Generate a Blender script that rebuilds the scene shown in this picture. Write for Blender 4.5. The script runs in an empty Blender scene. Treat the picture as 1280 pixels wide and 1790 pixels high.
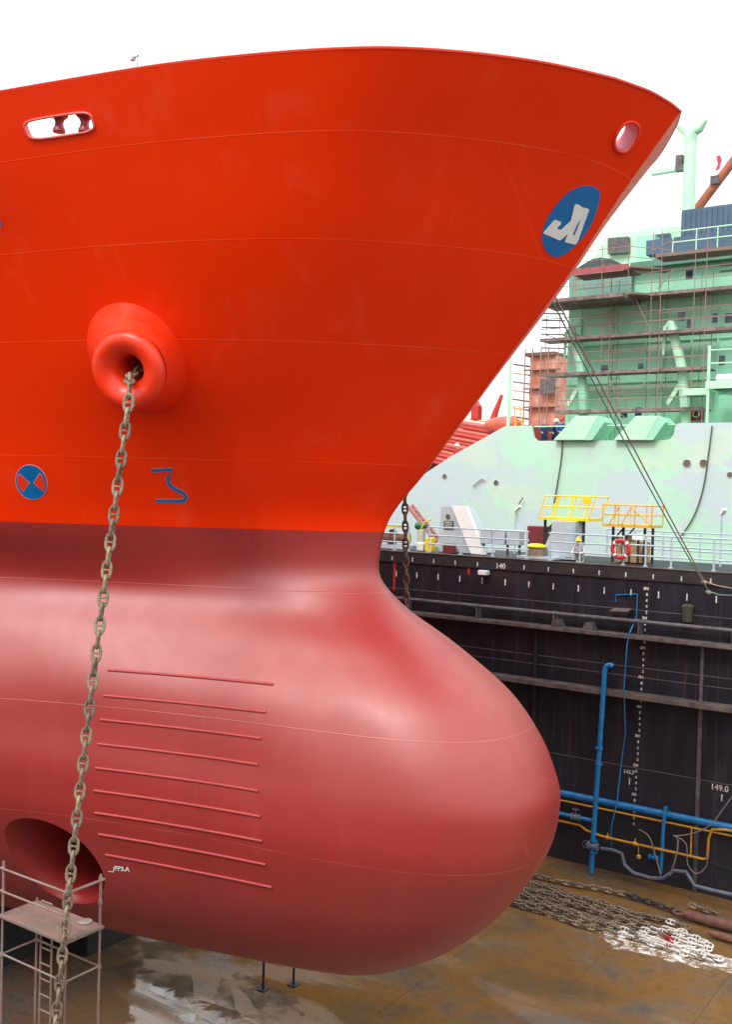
import bpy, bmesh, math, random
import numpy as np
from mathutils import Vector, Matrix, Euler, geometry
random.seed(7)
S=bpy.context.scene; COL=S.collection
# ---------------------------------------------------------------- camera
FP_=1790.; EYE=12.8
_t=math.radians(124.65);_p=math.radians(1.24);_r=math.radians(1.5)
_v=np.array([math.cos(_t),math.sin(_t),0]);_R0=np.array([math.sin(_t),-math.cos(_t),0])
F=_v*math.cos(_p)-np.array([0,0,1])*math.sin(_p)
_U0=np.cross(_R0,F);U=_U0*math.cos(_r)-_R0*math.sin(_r);R=_R0*math.cos(_r)+_U0*math.sin(_r)
cd=bpy.data.cameras.new('camera');cam=bpy.data.objects.new('camera',cd);COL.objects.link(cam)
cam.matrix_world=Matrix(((R[0],U[0],-F[0],0),(R[1],U[1],-F[1],0),(R[2],U[2],-F[2],EYE),(0,0,0,1)))
cd.sensor_fit='VERTICAL';cd.sensor_height=36;cd.lens=36;cd.clip_end=3000;S.camera=cam
# ---------------------------------------------------------------- sky, sun, exposure
SUN_EL,SUN_AZ=46,math.atan2(-.95,.05)      # sun stands behind the photographer
W=bpy.data.worlds.new("World");S.world=W;W.use_nodes=True
n=W.node_tree.nodes;l=W.node_tree.links;bg=n['Background']
sk=n.new('ShaderNodeTexSky');sk.sky_type='NISHITA';sk.sun_disc=False;sk.sun_elevation=math.radians(SUN_EL);sk.sun_rotation=math.pi/2-SUN_AZ;sk.dust_density=4
mx=n.new('ShaderNodeMix');mx.data_type='RGBA';mx.inputs[0].default_value=.86;mx.inputs[7].default_value=(13.5,13.8,13.9,1)
l.new(sk.outputs[0],mx.inputs[6]);l.new(mx.outputs[2],bg.inputs[0]);bg.inputs[1].default_value=.11
# an overcast sky is brighter overhead than at the horizon
tcw=n.new('ShaderNodeTexCoord');sz=n.new('ShaderNodeSeparateXYZ');mr=n.new('ShaderNodeMapRange');vm=n.new('ShaderNodeVectorMath');vm.operation='SCALE'
l.new(tcw.outputs['Generated'],sz.inputs[0]);l.new(sz.outputs[2],mr.inputs[0]);mr.inputs[3].default_value=.70;mr.inputs[4].default_value=1.65
l.new(mx.outputs[2],vm.inputs[0]);l.new(mr.outputs[0],vm.inputs[3]);l.new(vm.outputs[0],bg.inputs[0])
sd=bpy.data.lights.new('sun','SUN');sd.energy=1.5;sd.angle=math.radians(14);sd.color=(1,.97,.92)
so=bpy.data.objects.new('sun',sd);COL.objects.link(so)
_e=math.radians(SUN_EL);_sv=Vector((math.cos(SUN_AZ)*math.cos(_e),math.sin(SUN_AZ)*math.cos(_e),math.sin(_e)))
so.rotation_euler=_sv.to_track_quat('Z','Y').to_euler()
S.view_settings.view_transform='Standard';S.view_settings.look='None';S.view_settings.exposure=0.36;S.view_settings.gamma=1
# ---------------------------------------------------------------- pixel rays (photo 1280x1790) onto real planes
def at(px,py,Y=None,Z=None,X=None):
    d=F+(px-640)/FP_*R-(py-895)/FP_*U
    t=Y/d[1] if Y is not None else ((Z-EYE)/d[2] if Z is not None else X/d[0])
    return Vector(np.array([0,0,EYE])+t*d)
def proj(P):
    P=np.asarray(P)-np.array([0,0,EYE]);d=P@F
    return 640+FP_*(P@R)/d,895-FP_*(P@U)/d
# ---------------------------------------------------------------- materials
MATS={}
def mat(name,col,rough=.55,metal=0,spec=.5,noise=None,ns=3,bump=0,bs=20,coat=0,var=.25,streak=0):
    """procedural paint/metal: base colour, broken up by a second colour in noise, and a bump"""
    if name in MATS:return MATS[name]
    m=bpy.data.materials.new(name);m.use_nodes=True;t=m.node_tree;b=t.nodes['Principled BSDF']
    b.inputs['Roughness'].default_value=rough;b.inputs['Metallic'].default_value=metal
    b.inputs['Specular IOR Level'].default_value=spec;b.inputs['Coat Weight'].default_value=coat
    tc=t.nodes.new('ShaderNodeTexCoord')
    n1=t.nodes.new('ShaderNodeTexNoise');n1.inputs['Scale'].default_value=ns;n1.inputs['Detail'].default_value=8;n1.inputs['Roughness'].default_value=.65
    if streak:
        mp=t.nodes.new('ShaderNodeMapping');mp.inputs['Scale'].default_value=(1,1,streak);t.links.new(tc.outputs['Object'],mp.inputs[0]);t.links.new(mp.outputs[0],n1.inputs[0])
    else:t.links.new(tc.outputs['Object'],n1.inputs[0])
    r=t.nodes.new('ShaderNodeValToRGB');c2=noise or tuple(c*(1-var) for c in col)
    r.color_ramp.elements[0].position=.38;r.color_ramp.elements[0].color=(*c2,1)
    r.color_ramp.elements[1].position=.62;r.color_ramp.elements[1].color=(*col,1)
    t.links.new(n1.outputs[0],r.inputs[0]);t.links.new(r.outputs[0],b.inputs['Base Color'])
    if bump:
        n2=t.nodes.new('ShaderNodeTexNoise');n2.inputs['Scale'].default_value=bs;n2.inputs['Detail'].default_value=5
        t.links.new(tc.outputs['Object'],n2.inputs[0]);bp=t.nodes.new('ShaderNodeBump');bp.inputs['Strength'].default_value=bump;bp.inputs['Distance'].default_value=.02
        t.links.new(n2.outputs[0],bp.inputs['Height']);t.links.new(bp.outputs[0],b.inputs['Normal'])
    MATS[name]=m;return m
def nd(t,k,**kw):
    x=t.nodes.new(k)
    for a,b in kw.items():setattr(x,a,b)
    return x
def math_(t,op,a,b=None,c=None,clamp=False):
    x=nd(t,'ShaderNodeMath',operation=op,use_clamp=clamp)
    for i,q in enumerate((a,b,c)):
        if q is None:continue
        if isinstance(q,(int,float)):x.inputs[i].default_value=q
        else:t.links.new(q,x.inputs[i])
    return x.outputs[0]
def mixc(t,f,a,b):
    x=nd(t,'ShaderNodeMix',data_type='RGBA')
    for i,q in ((0,f),(6,a),(7,b)):
        if isinstance(q,tuple):x.inputs[i].default_value=(*q,1) if len(q)==3 else q
        elif isinstance(q,(int,float)):x.inputs[i].default_value=q
        else:t.links.new(q,x.inputs[i])
    return x.outputs[2]
def noise(t,vec,sc,det=4,rough=.5,dist=0):
    x=nd(t,'ShaderNodeTexNoise');x.inputs['Scale'].default_value=sc;x.inputs['Detail'].default_value=det;x.inputs['Roughness'].default_value=rough;x.inputs['Distortion'].default_value=dist
    t.links.new(vec,x.inputs[0]);return x.outputs[0]
def ramp(t,f,*st):
    x=nd(t,'ShaderNodeValToRGB');e=x.color_ramp.elements
    while len(e)<len(st):e.new(.5)
    for i,(p,c) in enumerate(st):
        e[i].position=p;e[i].color=(*c,1) if isinstance(c,tuple) else (c,c,c,1)
    t.links.new(f,x.inputs[0]);return x.outputs[0]
ORANGE=(.88,.034,.0);ANTIF=(.31,.020,.018)
def hull_paint():
    m=bpy.data.materials.new('hull_paint');m.use_nodes=True;t=m.node_tree;b=t.nodes['Principled BSDF']
    at_=nd(t,'ShaderNodeAttribute',attribute_name='level');lv=at_.outputs['Fac']
    tc=nd(t,'ShaderNodeTexCoord');ob=tc.outputs['Object']
    big=noise(t,ob,.45,5,.55);fine=noise(t,ob,9,6,.6);mid=noise(t,ob,2.2,5,.6)
    mp=nd(t,'ShaderNodeMapping');mp.inputs['Scale'].default_value=(1,1,.22);t.links.new(ob,mp.inputs[0]);stk=noise(t,mp.outputs[0],1.3,6,.6,.6)
    up=mixc(t,ramp(t,big,(.35,0.),(.68,1.)),ORANGE,(.82,.030,.001))
    up=mixc(t,ramp(t,stk,(.56,0.),(.74,.18)),up,(.82,.13,.06))
    lo=mixc(t,ramp(t,mid,(.35,0.),(.66,1.)),ANTIF,(.29,.018,.016))
    lo=mixc(t,ramp(t,stk,(.56,0.),(.75,.3)),lo,(.35,.05,.05))
    wav=math_(t,'MULTIPLY_ADD',fine,.012,-.826)
    msk=math_(t,'GREATER_THAN',lv,wav)
    col=mixc(t,msk,lo,up)
    sxy=nd(t,'ShaderNodeSeparateXYZ');t.links.new(ob,sxy.inputs[0]);nd_x=sxy.outputs[0]
    # weld seams of the plating
    seam=None
    for k,z in enumerate((5.44,4.0,2.5,.48,-2.0,-4.31,-6.5)):
        d=math_(t,'ABSOLUTE',math_(t,'SUBTRACT',lv,z))
        s=math_(t,'SUBTRACT',1.,math_(t,'DIVIDE',d,.013 if k<4 else .011),clamp=True)
        seam=s if seam is None else math_(t,'MAXIMUM',seam,s)
    brk=ramp(t,noise(t,ob,.8,4,.6),(.40,.15),(.62,1.))
    sm=math_(t,'MULTIPLY',seam,brk)
    col=mixc(t,math_(t,'MULTIPLY',sm,.42),col,mixc(t,msk,(.62,.20,.2),(.85,.16,.08)))
    vs=math_(t,'LESS_THAN',math_(t,'ABSOLUTE',math_(t,'SUBTRACT',math_(t,'MODULO',math_(t,'ADD',nd_x,203.2),5.6),2.8)),.006)
    col=mixc(t,math_(t,'MULTIPLY',vs,math_(t,'MULTIPLY',brk,.16)),col,mixc(t,msk,(.62,.20,.2),(.85,.16,.08)))
    # small chips
    v=nd(t,'ShaderNodeTexVoronoi');v.inputs['Scale'].default_value=2.1;t.links.new(ob,v.inputs[0])
    chip=math_(t,'LESS_THAN',v.outputs['Distance'],.022)
    col=mixc(t,math_(t,'MULTIPLY',chip,.3),col,(.7,.25,.2))
    t.links.new(col,b.inputs['Base Color'])
    rg=math_(t,'ADD',math_(t,'MULTIPLY',mid,.10),math_(t,'ADD',math_(t,'MULTIPLY',msk,-.05),.41))
    t.links.new(rg,b.inputs['Roughness']);
    t.links.new(math_(t,'ADD',math_(t,'MULTIPLY',msk,-.5),.7),b.inputs['Specular IOR Level']);t.links.new(math_(t,'ADD',math_(t,'MULTIPLY',msk,-.1),1.6),b.inputs['IOR'])
    h=math_(t,'ADD',math_(t,'ADD',math_(t,'MULTIPLY',noise(t,ob,.7,2,.4),math_(t,'MULTIPLY_ADD',msk,.012,.010)),math_(t,'MULTIPLY',math_(t,'SINE',math_(t,'MULTIPLY',nd_x,8.6)),.0007)),math_(t,'ADD',math_(t,'MULTIPLY',seam,.006),math_(t,'MULTIPLY',noise(t,ob,26,4,.6),.0012)))
    bp=nd(t,'ShaderNodeBump');bp.inputs['Strength'].default_value=.5;bp.inputs['Distance'].default_value=1
    t.links.new(h,bp.inputs['Height']);t.links.new(bp.outputs[0],b.inputs['Normal'])
    return m
M_HULL=hull_paint()
M_OR=mat('orange_paint',(.86,.03,.002),.33,spec=.45,ns=4,noise=(.74,.045,.015),bump=.12,bs=7)
M_ANT=mat('red_antifouling',(.27,.019,.016),.45,ns=3,bump=.05,var=.15)
M_RIB=mat('red_bar_highlight',(.42,.05,.055),.36,ns=3,var=.1)  # hull red lightened: the bars' pink highlight is put into the colour
M_BLUE=mat('emblem_blue',(.001,.15,.42),.35,ns=1.5,var=.15)
M_BRIM=mat('emblem_rim',(.35,.12,.42),.4,var=.1)
M_WHITE=mat('white_paint',(.82,.82,.80),.45,ns=3,var=.1)
M_WMARK=mat('white_marking',(.72,.70,.68),.6,ns=6,noise=(.40,.36,.34))
M_CHAIN=mat('weathered_chain_steel',(.30,.235,.16),.72,metal=.15,ns=9,noise=(.15,.105,.07),bump=.4,bs=30)
M_CHAIN2=mat('rusty_chain_steel',(.27,.20,.14),.65,metal=.1,ns=6,noise=(.13,.09,.065),bump=.4,bs=30)
M_CHAINW=mat('white_painted_steel',(.90,.88,.86),.5,ns=5,noise=(.42,.36,.31),bump=.3,bs=30)
M_REDP=mat('red_painted_steel',(.55,.03,.02),.5,ns=4)
M_RUST=mat('rust_brown',(.20,.085,.058),.75,ns=4,noise=(.11,.05,.035),bump=.3)
M_BLACK=mat('black_dock_paint',(.016,.015,.019),.5,ns=.7,noise=(.034,.026,.024),bump=.25,bs=2,streak=.25)
M_BLACK2=mat('dark_frame_paint',(.012,.012,.016),.6,ns=2,noise=(.026,.021,.021),bump=.2)
M_LEDGE=mat('muddy_ledge',(.15,.115,.10),.75,ns=2.5,noise=(.055,.046,.048),bump=.4)
M_DPIPE=mat('dull_grey_pipe',(.13,.115,.12),.55,ns=4,noise=(.07,.055,.06))
M_BPIPE=mat('blue_pipe_paint',(.012,.20,.48),.4,ns=5,noise=(.01,.13,.34))
M_YPIPE=mat('yellow_pipe_paint',(.62,.30,.02),.45,ns=5,noise=(.42,.2,.02))
M_GPIPE=mat('grey_blue_pipe',(.16,.20,.27),.5,ns=5,noise=(.09,.11,.15))
M_RAIL=mat('pale_grey_rail',(.42,.52,.58),.5,ns=5,var=.15)
M_GREY=mat('pale_grey_cabinet',(.45,.52,.56),.5,ns=1.5,var=.15)
M_DKGREEN=mat('dark_green_paint',(.01,.12,.06),.5)
M_YEL=mat('bright_yellow_paint',(.85,.66,.01),.45,var=.1)
M_OYEL=mat('amber_paint',(.75,.42,.04),.5,var=.2)
M_BLK=mat('black_steel',(.02,.02,.025),.5)
M_MAROON=mat('maroon_paint',(.20,.03,.035),.5)
M_TAN=mat('tan_plywood',(.40,.26,.13),.7,ns=5)
M_GRN=mat('sea_green_paint',(.34,.70,.51),.5,ns=.7,noise=(.28,.60,.43),bump=.1,bs=2)  # green lightened to stand in for haze and glare over the far ship
M_GRNL=mat('light_green_paint',(.50,.82,.56),.5,ns=.8,noise=(.42,.72,.50))
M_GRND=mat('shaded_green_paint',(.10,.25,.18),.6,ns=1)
M_GLASS=mat('dark_window_glass',(.02,.05,.08),.12,spec=.8)
M_NAVY=mat('navy_container_paint',(.06,.115,.18),.5,ns=1,var=.2)
M_SCAF=mat('rusty_scaffold_tube',(.36,.17,.15),.6,ns=5,noise=(.24,.17,.15))  # rust tone lightened, haze over the far scaffolding mixed into the colour
M_SCAF2=mat('grey_red_scaffold_tube',(.25,.215,.19),.6,ns=2.5,noise=(.27,.14,.115))
M_PLANK=mat('scaffold_plank',(.27,.18,.17),.8,ns=3,noise=(.11,.08,.08),bump=.3)  # planks lightened too, with the distant haze put into the colour
M_PLANK2=mat('worn_plank',(.25,.145,.13),.8,ns=2.5,noise=(.17,.14,.105),bump=.3)
M_REDS=mat('red_ship_paint',(.52,.03,.02),.5,ns=1)
M_BRICK=mat('orange_tower_paint',(.70,.36,.27),.6,ns=1,noise=(.5,.14,.07))  # orange paled in the colour itself in place of haze
M_SKIN=mat('skin',(.5,.28,.2),.6)
M_NAVYC=mat('navy_cloth',(.015,.035,.11),.85,var=.3)
M_WC=mat('white_cloth',(.65,.66,.66),.85)
M_HOSE=mat('dusty_hose',(.22,.17,.15),.7)
M_ROPE1=mat('tan_rope',(.36,.25,.20),.85,ns=8)
M_ROPE2=mat('teal_rope',(.16,.30,.28),.85,ns=8)
M_BOOM=mat('rusty_orange_boom',(.46,.14,.07),.6,ns=2)
for m_ in (M_CHAIN,M_CHAIN2,M_CHAINW):
    t=m_.node_tree;b=t.nodes['Principled BSDF'];lk=b.inputs['Base Color'].links[0].from_socket;oi=nd(t,'ShaderNodeObjectInfo');hs=nd(t,'ShaderNodeHueSaturation')
    t.links.new(math_(t,'MULTIPLY_ADD',oi.outputs['Random'],.7,.68) if m_!=M_CHAINW else math_(t,'MULTIPLY_ADD',oi.outputs['Random'],.2,.85),hs.inputs['Value']);t.links.new(math_(t,'MULTIPLY_ADD',oi.outputs['Random'],.035,.485),hs.inputs['Hue'])
    t.links.new(lk,hs.inputs['Color']);t.links.new(hs.outputs[0],b.inputs['Base Color'])
# ---------------------------------------------------------------- mesh builder
ORG={}
class MB:
    def __init__(s):s.v=[];s.f=[]
    def add(s,v,f):
        o=len(s.v);s.v+= [tuple(q) for q in v];s.f+=[tuple(i+o for i in q) for q in f];return s
    def box(s,a,b):
        (x0,y0,z0),(x1,y1,z1)=a,b
        return s.add([(x0,y0,z0),(x1,y0,z0),(x1,y1,z0),(x0,y1,z0),(x0,y0,z1),(x1,y0,z1),(x1,y1,z1),(x0,y1,z1)],
            [(0,3,2,1),(4,5,6,7),(0,1,5,4),(1,2,6,5),(2,3,7,6),(3,0,4,7)])
    def tube(s,pts,r,n=8,closed=False,rs=None):
        pts=[Vector(p) for p in pts];m=len(pts);V=[];prev=None
        for i,p in enumerate(pts):
            a=pts[(i-1)%m] if (closed or i>0) else p;b=pts[(i+1)%m] if (closed or i<m-1) else p
            d=(b-a).normalized()
            if prev is None:
                u=d.orthogonal().normalized()
            else:
                u=(prev-d*prev.dot(d))
                u=u.normalized() if u.length>1e-6 else d.orthogonal().normalized()
            prev=u;w=d.cross(u);rr=rs[i] if rs else r
            V+=[p+(u*math.cos(2*math.pi*k/n)+w*math.sin(2*math.pi*k/n))*rr for k in range(n)]
        Fc=[]
        for i in range(m if closed else m-1):
            j=(i+1)%m
            for k in range(n):Fc.append((i*n+k,i*n+(k+1)%n,j*n+(k+1)%n,j*n+k))
        if not closed:Fc+=[tuple(range(n))[::-1],tuple(range((m-1)*n,m*n))]
        return s.add(V,Fc)
    def bar(s,a,b,w,h=None):
        a=Vector(a);b=Vector(b);h=h or w;d=(b-a).normalized()
        up=Vector((0,0,1)) if abs(d.z)<.9 else Vector((0,1,0));x=d.cross(up).normalized()*w/2;y=x.cross(d).normalized()*h/2
        return s.add([a-x-y,a+x-y,a+x+y,a-x+y,b-x-y,b+x-y,b+x+y,b-x+y],[(0,3,2,1),(4,5,6,7),(0,1,5,4),(1,2,6,5),(2,3,7,6),(3,0,4,7)])
    def lathe(s,c,ax,prof,n=32,capa=False,capb=False):
        c=Vector(c);ax=Vector(ax).normalized();u=ax.orthogonal().normalized();w=ax.cross(u);V=[];Fc=[]
        for r,h in prof:V+=[c+ax*h+(u*math.cos(2*math.pi*k/n)+w*math.sin(2*math.pi*k/n))*r for k in range(n)]
        for i in range(len(prof)-1):
            for k in range(n):Fc.append((i*n+k,i*n+(k+1)%n,(i+1)*n+(k+1)%n,(i+1)*n+k))
        if capa:Fc.append(tuple(range(n))[::-1])
        if capb:Fc.append(tuple(range((len(prof)-1)*n,len(prof)*n)))
        return s.add(V,Fc)
    def prism(s,xz,y0,y1):
        """polygon in X,Z extruded along Y"""
        m=len(xz);V=[(x,y0,z) for x,z in xz]+[(x,y1,z) for x,z in xz]
        tri=geometry.tessellate_polygon([[Vector((x,z,0)) for x,z in xz]])
        Fc=[tuple(q) for q in tri]+[tuple(i+m for i in q[::-1]) for q in tri]+[(i,i+m,(i+1)%m+m,(i+1)%m) for i in range(m)]
        return s.add(V,Fc)
    def build(s,name,m,parent=None,smooth=False,bevel=0,angle=35):
        if parent is None:
            xs=[v[0] for v in s.v];ys=[v[1] for v in s.v];zs=[v[2] for v in s.v]
            o=Vector(((min(xs)+max(xs))/2,(min(ys)+max(ys))/2,min(zs)))
        else:o=ORG[parent.name]
        me=bpy.data.meshes.new(name);me.from_pydata([(v[0]-o.x,v[1]-o.y,v[2]-o.z) for v in s.v],[],s.f);me.update()
        bm=bmesh.new();bm.from_mesh(me)
        bmesh.ops.recalc_face_normals(bm,faces=bm.faces)
        if bevel:
            bmesh.ops.bevel(bm,geom=[e for e in bm.edges if len(e.link_faces)==2 and e.calc_face_angle(0)>.5],offset=bevel,segments=1,affect='EDGES')
        if smooth:
            for f in bm.faces:f.smooth=True
            for e in bm.edges:
                if len(e.link_faces)==2 and e.calc_face_angle(0)>math.radians(angle):e.smooth=False
        bm.to_mesh(me);bm.free()
        ob=bpy.data.objects.new(name,me);COL.objects.link(ob)
        if m:me.materials.append(m)
        if parent is None:ob.location=o
        else:ob.parent=parent
        ORG[ob.name]=o
        return ob
def tag(o,label=None,cat=None,group=None,kind=None):
    for k,q in (('label',label),('category',cat),('group',group),('kind',kind)):
        if q:o[k]=q
    return o
def thing(name,loc,label,cat,group=None):
    o=bpy.data.objects.new(name,None);COL.objects.link(o);o.location=loc;o.empty_display_size=.2
    ORG[o.name]=Vector(loc);return tag(o,label,cat,group)
def tubes(name,segs,r,m,parent,n=6):
    b=MB()
    for q in segs:b.tube(q,r,n)
    return b.build(name,m,parent,smooth=True)
def text(s,size,m,parent,loc,name='lettering',sx=1,depth=.004,offset=0):
    """lettering that stands in an X,Z plane facing the dock"""
    c=bpy.data.curves.new(name,'FONT');c.body=s;c.size=size;c.extrude=depth;c.align_x='CENTER';c.align_y='CENTER';c.offset=offset;c.resolution_u=3
    o=bpy.data.objects.new(name,c);COL.objects.link(o);bpy.context.view_layer.update()
    me=bpy.data.meshes.new_from_object(o.evaluated_get(bpy.context.evaluated_depsgraph_get()));bpy.data.objects.remove(o)
    V=[(loc[0]+v.co.x*sx,loc[1]-v.co.z,loc[2]+v.co.y) for v in me.vertices];Fs=[tuple(p.vertices) for p in me.polygons];bpy.data.meshes.remove(me)
    b=MB();b.add(V,Fs);return b.build(name,m,parent)
def copies(o,parent):
    c=o.copy();COL.objects.link(c);c.parent=parent;return c
# ---------------------------------------------------------------- the hull surface
CY=16.75
SN=[0,.03,.1,.3,.7,1.5,3,5,8,12,20,45]
ROWS=[
(6.45,-5.52,[0,.12,.31,.82,1.62,2.9,4.4,5.5,6.6,7.8,9.5,11.2]),
(5.2,-6.50,[0,.11,.27,.72,1.5,2.68,4.15,5.2,6.3,7.5,9.3,11.2]),
(4,-7.34,[0,.11,.27,.7,1.37,2.45,3.85,4.9,5.9,7.1,9.0,11.2]),
(2,-8.93,[0,.1,.24,.58,1.12,2.0,3.2,4.3,5.35,6.7,8.8,11.2]),
(.5,-10.14,[0,.1,.24,.52,.95,1.62,2.65,3.8,5.0,6.4,8.6,11.2]),
(-.8,-11.15,[0,.09,.2,.44,.78,1.38,2.35,3.5,4.9,6.4,8.6,11.2]),
(-1.6,-11.29,[0,.1,.22,.44,.76,1.28,2.05,3.02,4.4,6.2,8.6,11.2]),
(-2.2,-10.84,[0,.16,.31,.58,.88,1.28,1.85,2.62,4.1,6.0,8.6,11.2]),
(-3,-9.56,[0,.25,.46,.82,1.17,1.52,1.97,2.62,3.95,5.85,8.6,11.2]),
(-4,-8.27,[0,.3,.61,1.03,1.45,1.87,2.26,2.75,3.75,5.6,8.6,11.2]),
(-5,-7.63,[0,.33,.66,1.1,1.53,2.0,2.4,2.75,3.6,5.4,8.6,11.2]),
(-5.6,-7.45,[0,.33,.66,1.11,1.55,2.03,2.46,2.81,3.6,5.35,8.55,11.2]),
(-6.2,-7.52,[0,.33,.66,1.12,1.56,2.05,2.5,2.85,3.6,5.3,8.5,11.2]),
(-7.4,-8.14,[0,.3,.6,1.0,1.4,1.85,2.3,2.7,3.4,4.9,8.1,11.0]),
(-8.4,-9.08,[0,.2,.42,.75,1.1,1.5,1.95,2.4,3.1,4.3,7.4,10.6]),
(-9.1,-10.08,[0,.12,.26,.5,.78,1.1,1.55,2.0,2.7,3.9,6.8,9.8]),
(-9.65,-11.3,[0,.06,.14,.28,.45,.72,1.1,1.6,2.3,3.4,5.6,8.8]),
(-9.9,-12.3,[0]*12)]
def pchip(x,y,xq):
    x=np.asarray(x,float);y=np.asarray(y,float);h=np.diff(x);d=(np.diff(y,axis=0).T/h).T;m=np.zeros_like(y)
    a=d[:-1];b=d[1:];sh=(-1,)+(1,)*(y.ndim-1);w1=(2*h[1:]+h[:-1]).reshape(sh);w2=(h[1:]+2*h[:-1]).reshape(sh)
    with np.errstate(all='ignore'):m[1:-1]=np.where(a*b>0,(w1+w2)/(w1/a+w2/b),0)
    m[0]=d[0];m[-1]=d[-1]
    xq=np.asarray(xq,float);i=np.clip(np.searchsorted(x,xq)-1,0,len(x)-2);t=((xq-x[i])/h[i]).reshape((-1,)+(1,)*(y.ndim-1));hh=h[i].reshape(t.shape)
    return y[i]*(1+2*t)*(1-t)**2+hh*m[i]*t*(1-t)**2+y[i+1]*t*t*(3-2*t)+hh*m[i+1]*t*t*(t-1)
_zr=np.array([q[0] for q in ROWS])[::-1];_XS=np.array([q[1] for q in ROWS])[::-1];_HB=np.array([q[2] for q in ROWS],float)[::-1];_SQ=np.sqrt(SN)
# fine table of the half breadths, looked up bilinearly
TZ=np.concatenate([np.linspace(-9.9,-9,31)[:-1],np.linspace(-9,6.45,310)]);TQ=np.linspace(0,math.sqrt(45),420)
TX=pchip(_zr,_XS,TZ);TH=pchip(_SQ,pchip(_zr,_HB,TZ).T,TQ).T
# soften the section slightly where rows of the table meet
for _ in range(8):
    TH[1:-1]=(TH[:-2]+2*TH[1:-1]+TH[2:])/4 if _<0 else TH[1:-1]
    k=0;TH[31:-1]=(TH[30:-2]+2*TH[31:-1]+TH[32:])/4;TX[31:-1]=(TX[30:-2]+2*TX[31:-1]+TX[32:])/4
def sheer(s,z):
    t=min(max((z-1.5)/5,0),1)
    return float(np.interp(s,[0,.08,.25,.6,1,3,6,10,16,20],[-.12,-.05,.02,.06,.05,-.02,-.17,-.44,-1.0,-1.1]))*t*t*(3-2*t)
def hull(q,z,off=0.):
    """q = sqrt(distance aft of the stem), z = level relative to eye height -> point on the starboard shell"""
    q=max(q,0.);i=int(np.clip(np.searchsorted(TZ,z)-1,0,len(TZ)-2));a=(z-TZ[i])/(TZ[i+1]-TZ[i])
    u=q/TQ[1];j=int(min(u,len(TQ)-2));b=u-j
    h=(1-a)*((1-b)*TH[i,j]+b*TH[i,j+1])+a*((1-b)*TH[i+1,j]+b*TH[i+1,j+1])
    x=(1-a)*TX[i]+a*TX[i+1]
    p=Vector((x-q*q,CY-h,z+EYE+sheer(q*q,z)))
    if off:
        p=p+hnorm(q,z)*off
    return p
def hnorm(q,z):
    e=.03;a=hull(q+e,z)-hull(max(q-e,0),z);b=hull(q,min(z+e,6.45))-hull(q,z-e)
    nn=a.cross(b).normalized()
    return nn if nn.y<0 else -nn
_Q,_Z=np.meshgrid(np.linspace(0.02,4.6,170),np.linspace(-9.7,6.4,260))
_G=np.array([[hull(a,b) for a,b in zip(r1,r2)] for r1,r2 in zip(_Q,_Z)]);_px,_py=proj(_G)
def hpx(px,py):
    """photo pixel -> (q,z) on the starboard shell"""
    k=int(np.argmin((_px-px)**2+(_py-py)**2));i,j=divmod(k,_px.shape[1]);i=min(max(i,1),_px.shape[0]-2);j=min(max(j,1),_px.shape[1]-2)
    A=np.array([[_px[i,j+1]-_px[i,j-1],_px[i+1,j]-_px[i-1,j]],[_py[i,j+1]-_py[i,j-1],_py[i+1,j]-_py[i-1,j]]])/2
    a,b=np.linalg.solve(A,[px-_px[i,j],py-_py[i,j]]);a=max(-1.5,min(1.5,a));b=max(-1.5,min(1.5,b))
    return _Q[i,j]+a*(_Q[0,1]-_Q[0,0]),_Z[i,j]+b*(_Z[1,0]-_Z[0,0])
SHIP=thing('cargo_ship',(-20,CY,2.9),'huge ship in dry dock, bright orange bow above a dull red bulbous bow','ship')
# grid columns and rows
QS=list(np.linspace(0,.3,10)[:-1])+list(np.linspace(.3,4.8,106)[:-1])+list(np.linspace(4.8,math.sqrt(45),20))
ZS=list(np.linspace(-9.9,-9,12)[:-1])+list(np.linspace(-9,6.45,150))
NQ,NZ=len(QS),len(ZS)
V=[];LV=[];idx=-np.ones((NZ,NQ),int)
def addv(q,z,off=0.):
    V.append(hull(q,z,off));LV.append(z);return len(V)-1
Fh=[];Ft=[]
holes=[]   # (q0,z0,shape fn, flare depth)
def hole(q0,z0,hw,hh,power=2.,tilt=0.,xplane=False,shear=1.):
    e=.02;dq=(hull(q0+e,z0)-hull(q0-e,z0))/(2*e);sc=abs(dq.x) if xplane else dq.length
    shx=(hull(q0,z0+e).x-hull(q0,z0-e).x)/(2*e)/abs(dq.x)*shear
    def fn(ang,grow=1.,add=0.):
        c,s_=math.cos(ang),math.sin(ang);r=(abs(c)**power+abs(s_)**power)**(-1/power)
        du=(hw+add)*r*c*grow;dv=(hh+add)*r*s_*grow
        return q0+du/sc+shx*(dv+tilt*du), z0+dv+tilt*du
    mq=(hw*1.35+.06)/sc+abs(shx)*hh*1.3;mz=hh*1.35+.06+abs(tilt)*hw
    i0=max(i for i in range(NZ) if ZS[i]<z0-mz);i1=min([i for i in range(NZ) if ZS[i]>z0+mz] or [NZ-1])
    j0=max(j for j in range(NQ) if QS[j]<max(q0-mq,.02));j1=min(j for j in range(NQ) if QS[j]>q0+mq)
    holes.append((i0,i1,j0,j1,q0,z0,fn,sc));return len(holes)-1
qc,zc=hpx(105,1512);H_TUN=hole(qc,zc,1.0,1.04,2,0,True)
qc,zc=hpx(104,220);H_CH=hole(qc,zc,.60,.145,4.5,-.0)
qc,zc=hpx(1096,240);H_PN=hole(qc,zc,.215,.19,2.3,0,False,.08)
def inhole(i,j):
    for k,(a,b,c,d,*_) in enumerate(holes):
        if a<=i<b and c<=j<d:return k
    return None
for i in range(NZ):
    for j in range(NQ):idx[i,j]=addv(QS[j],ZS[i])
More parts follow.
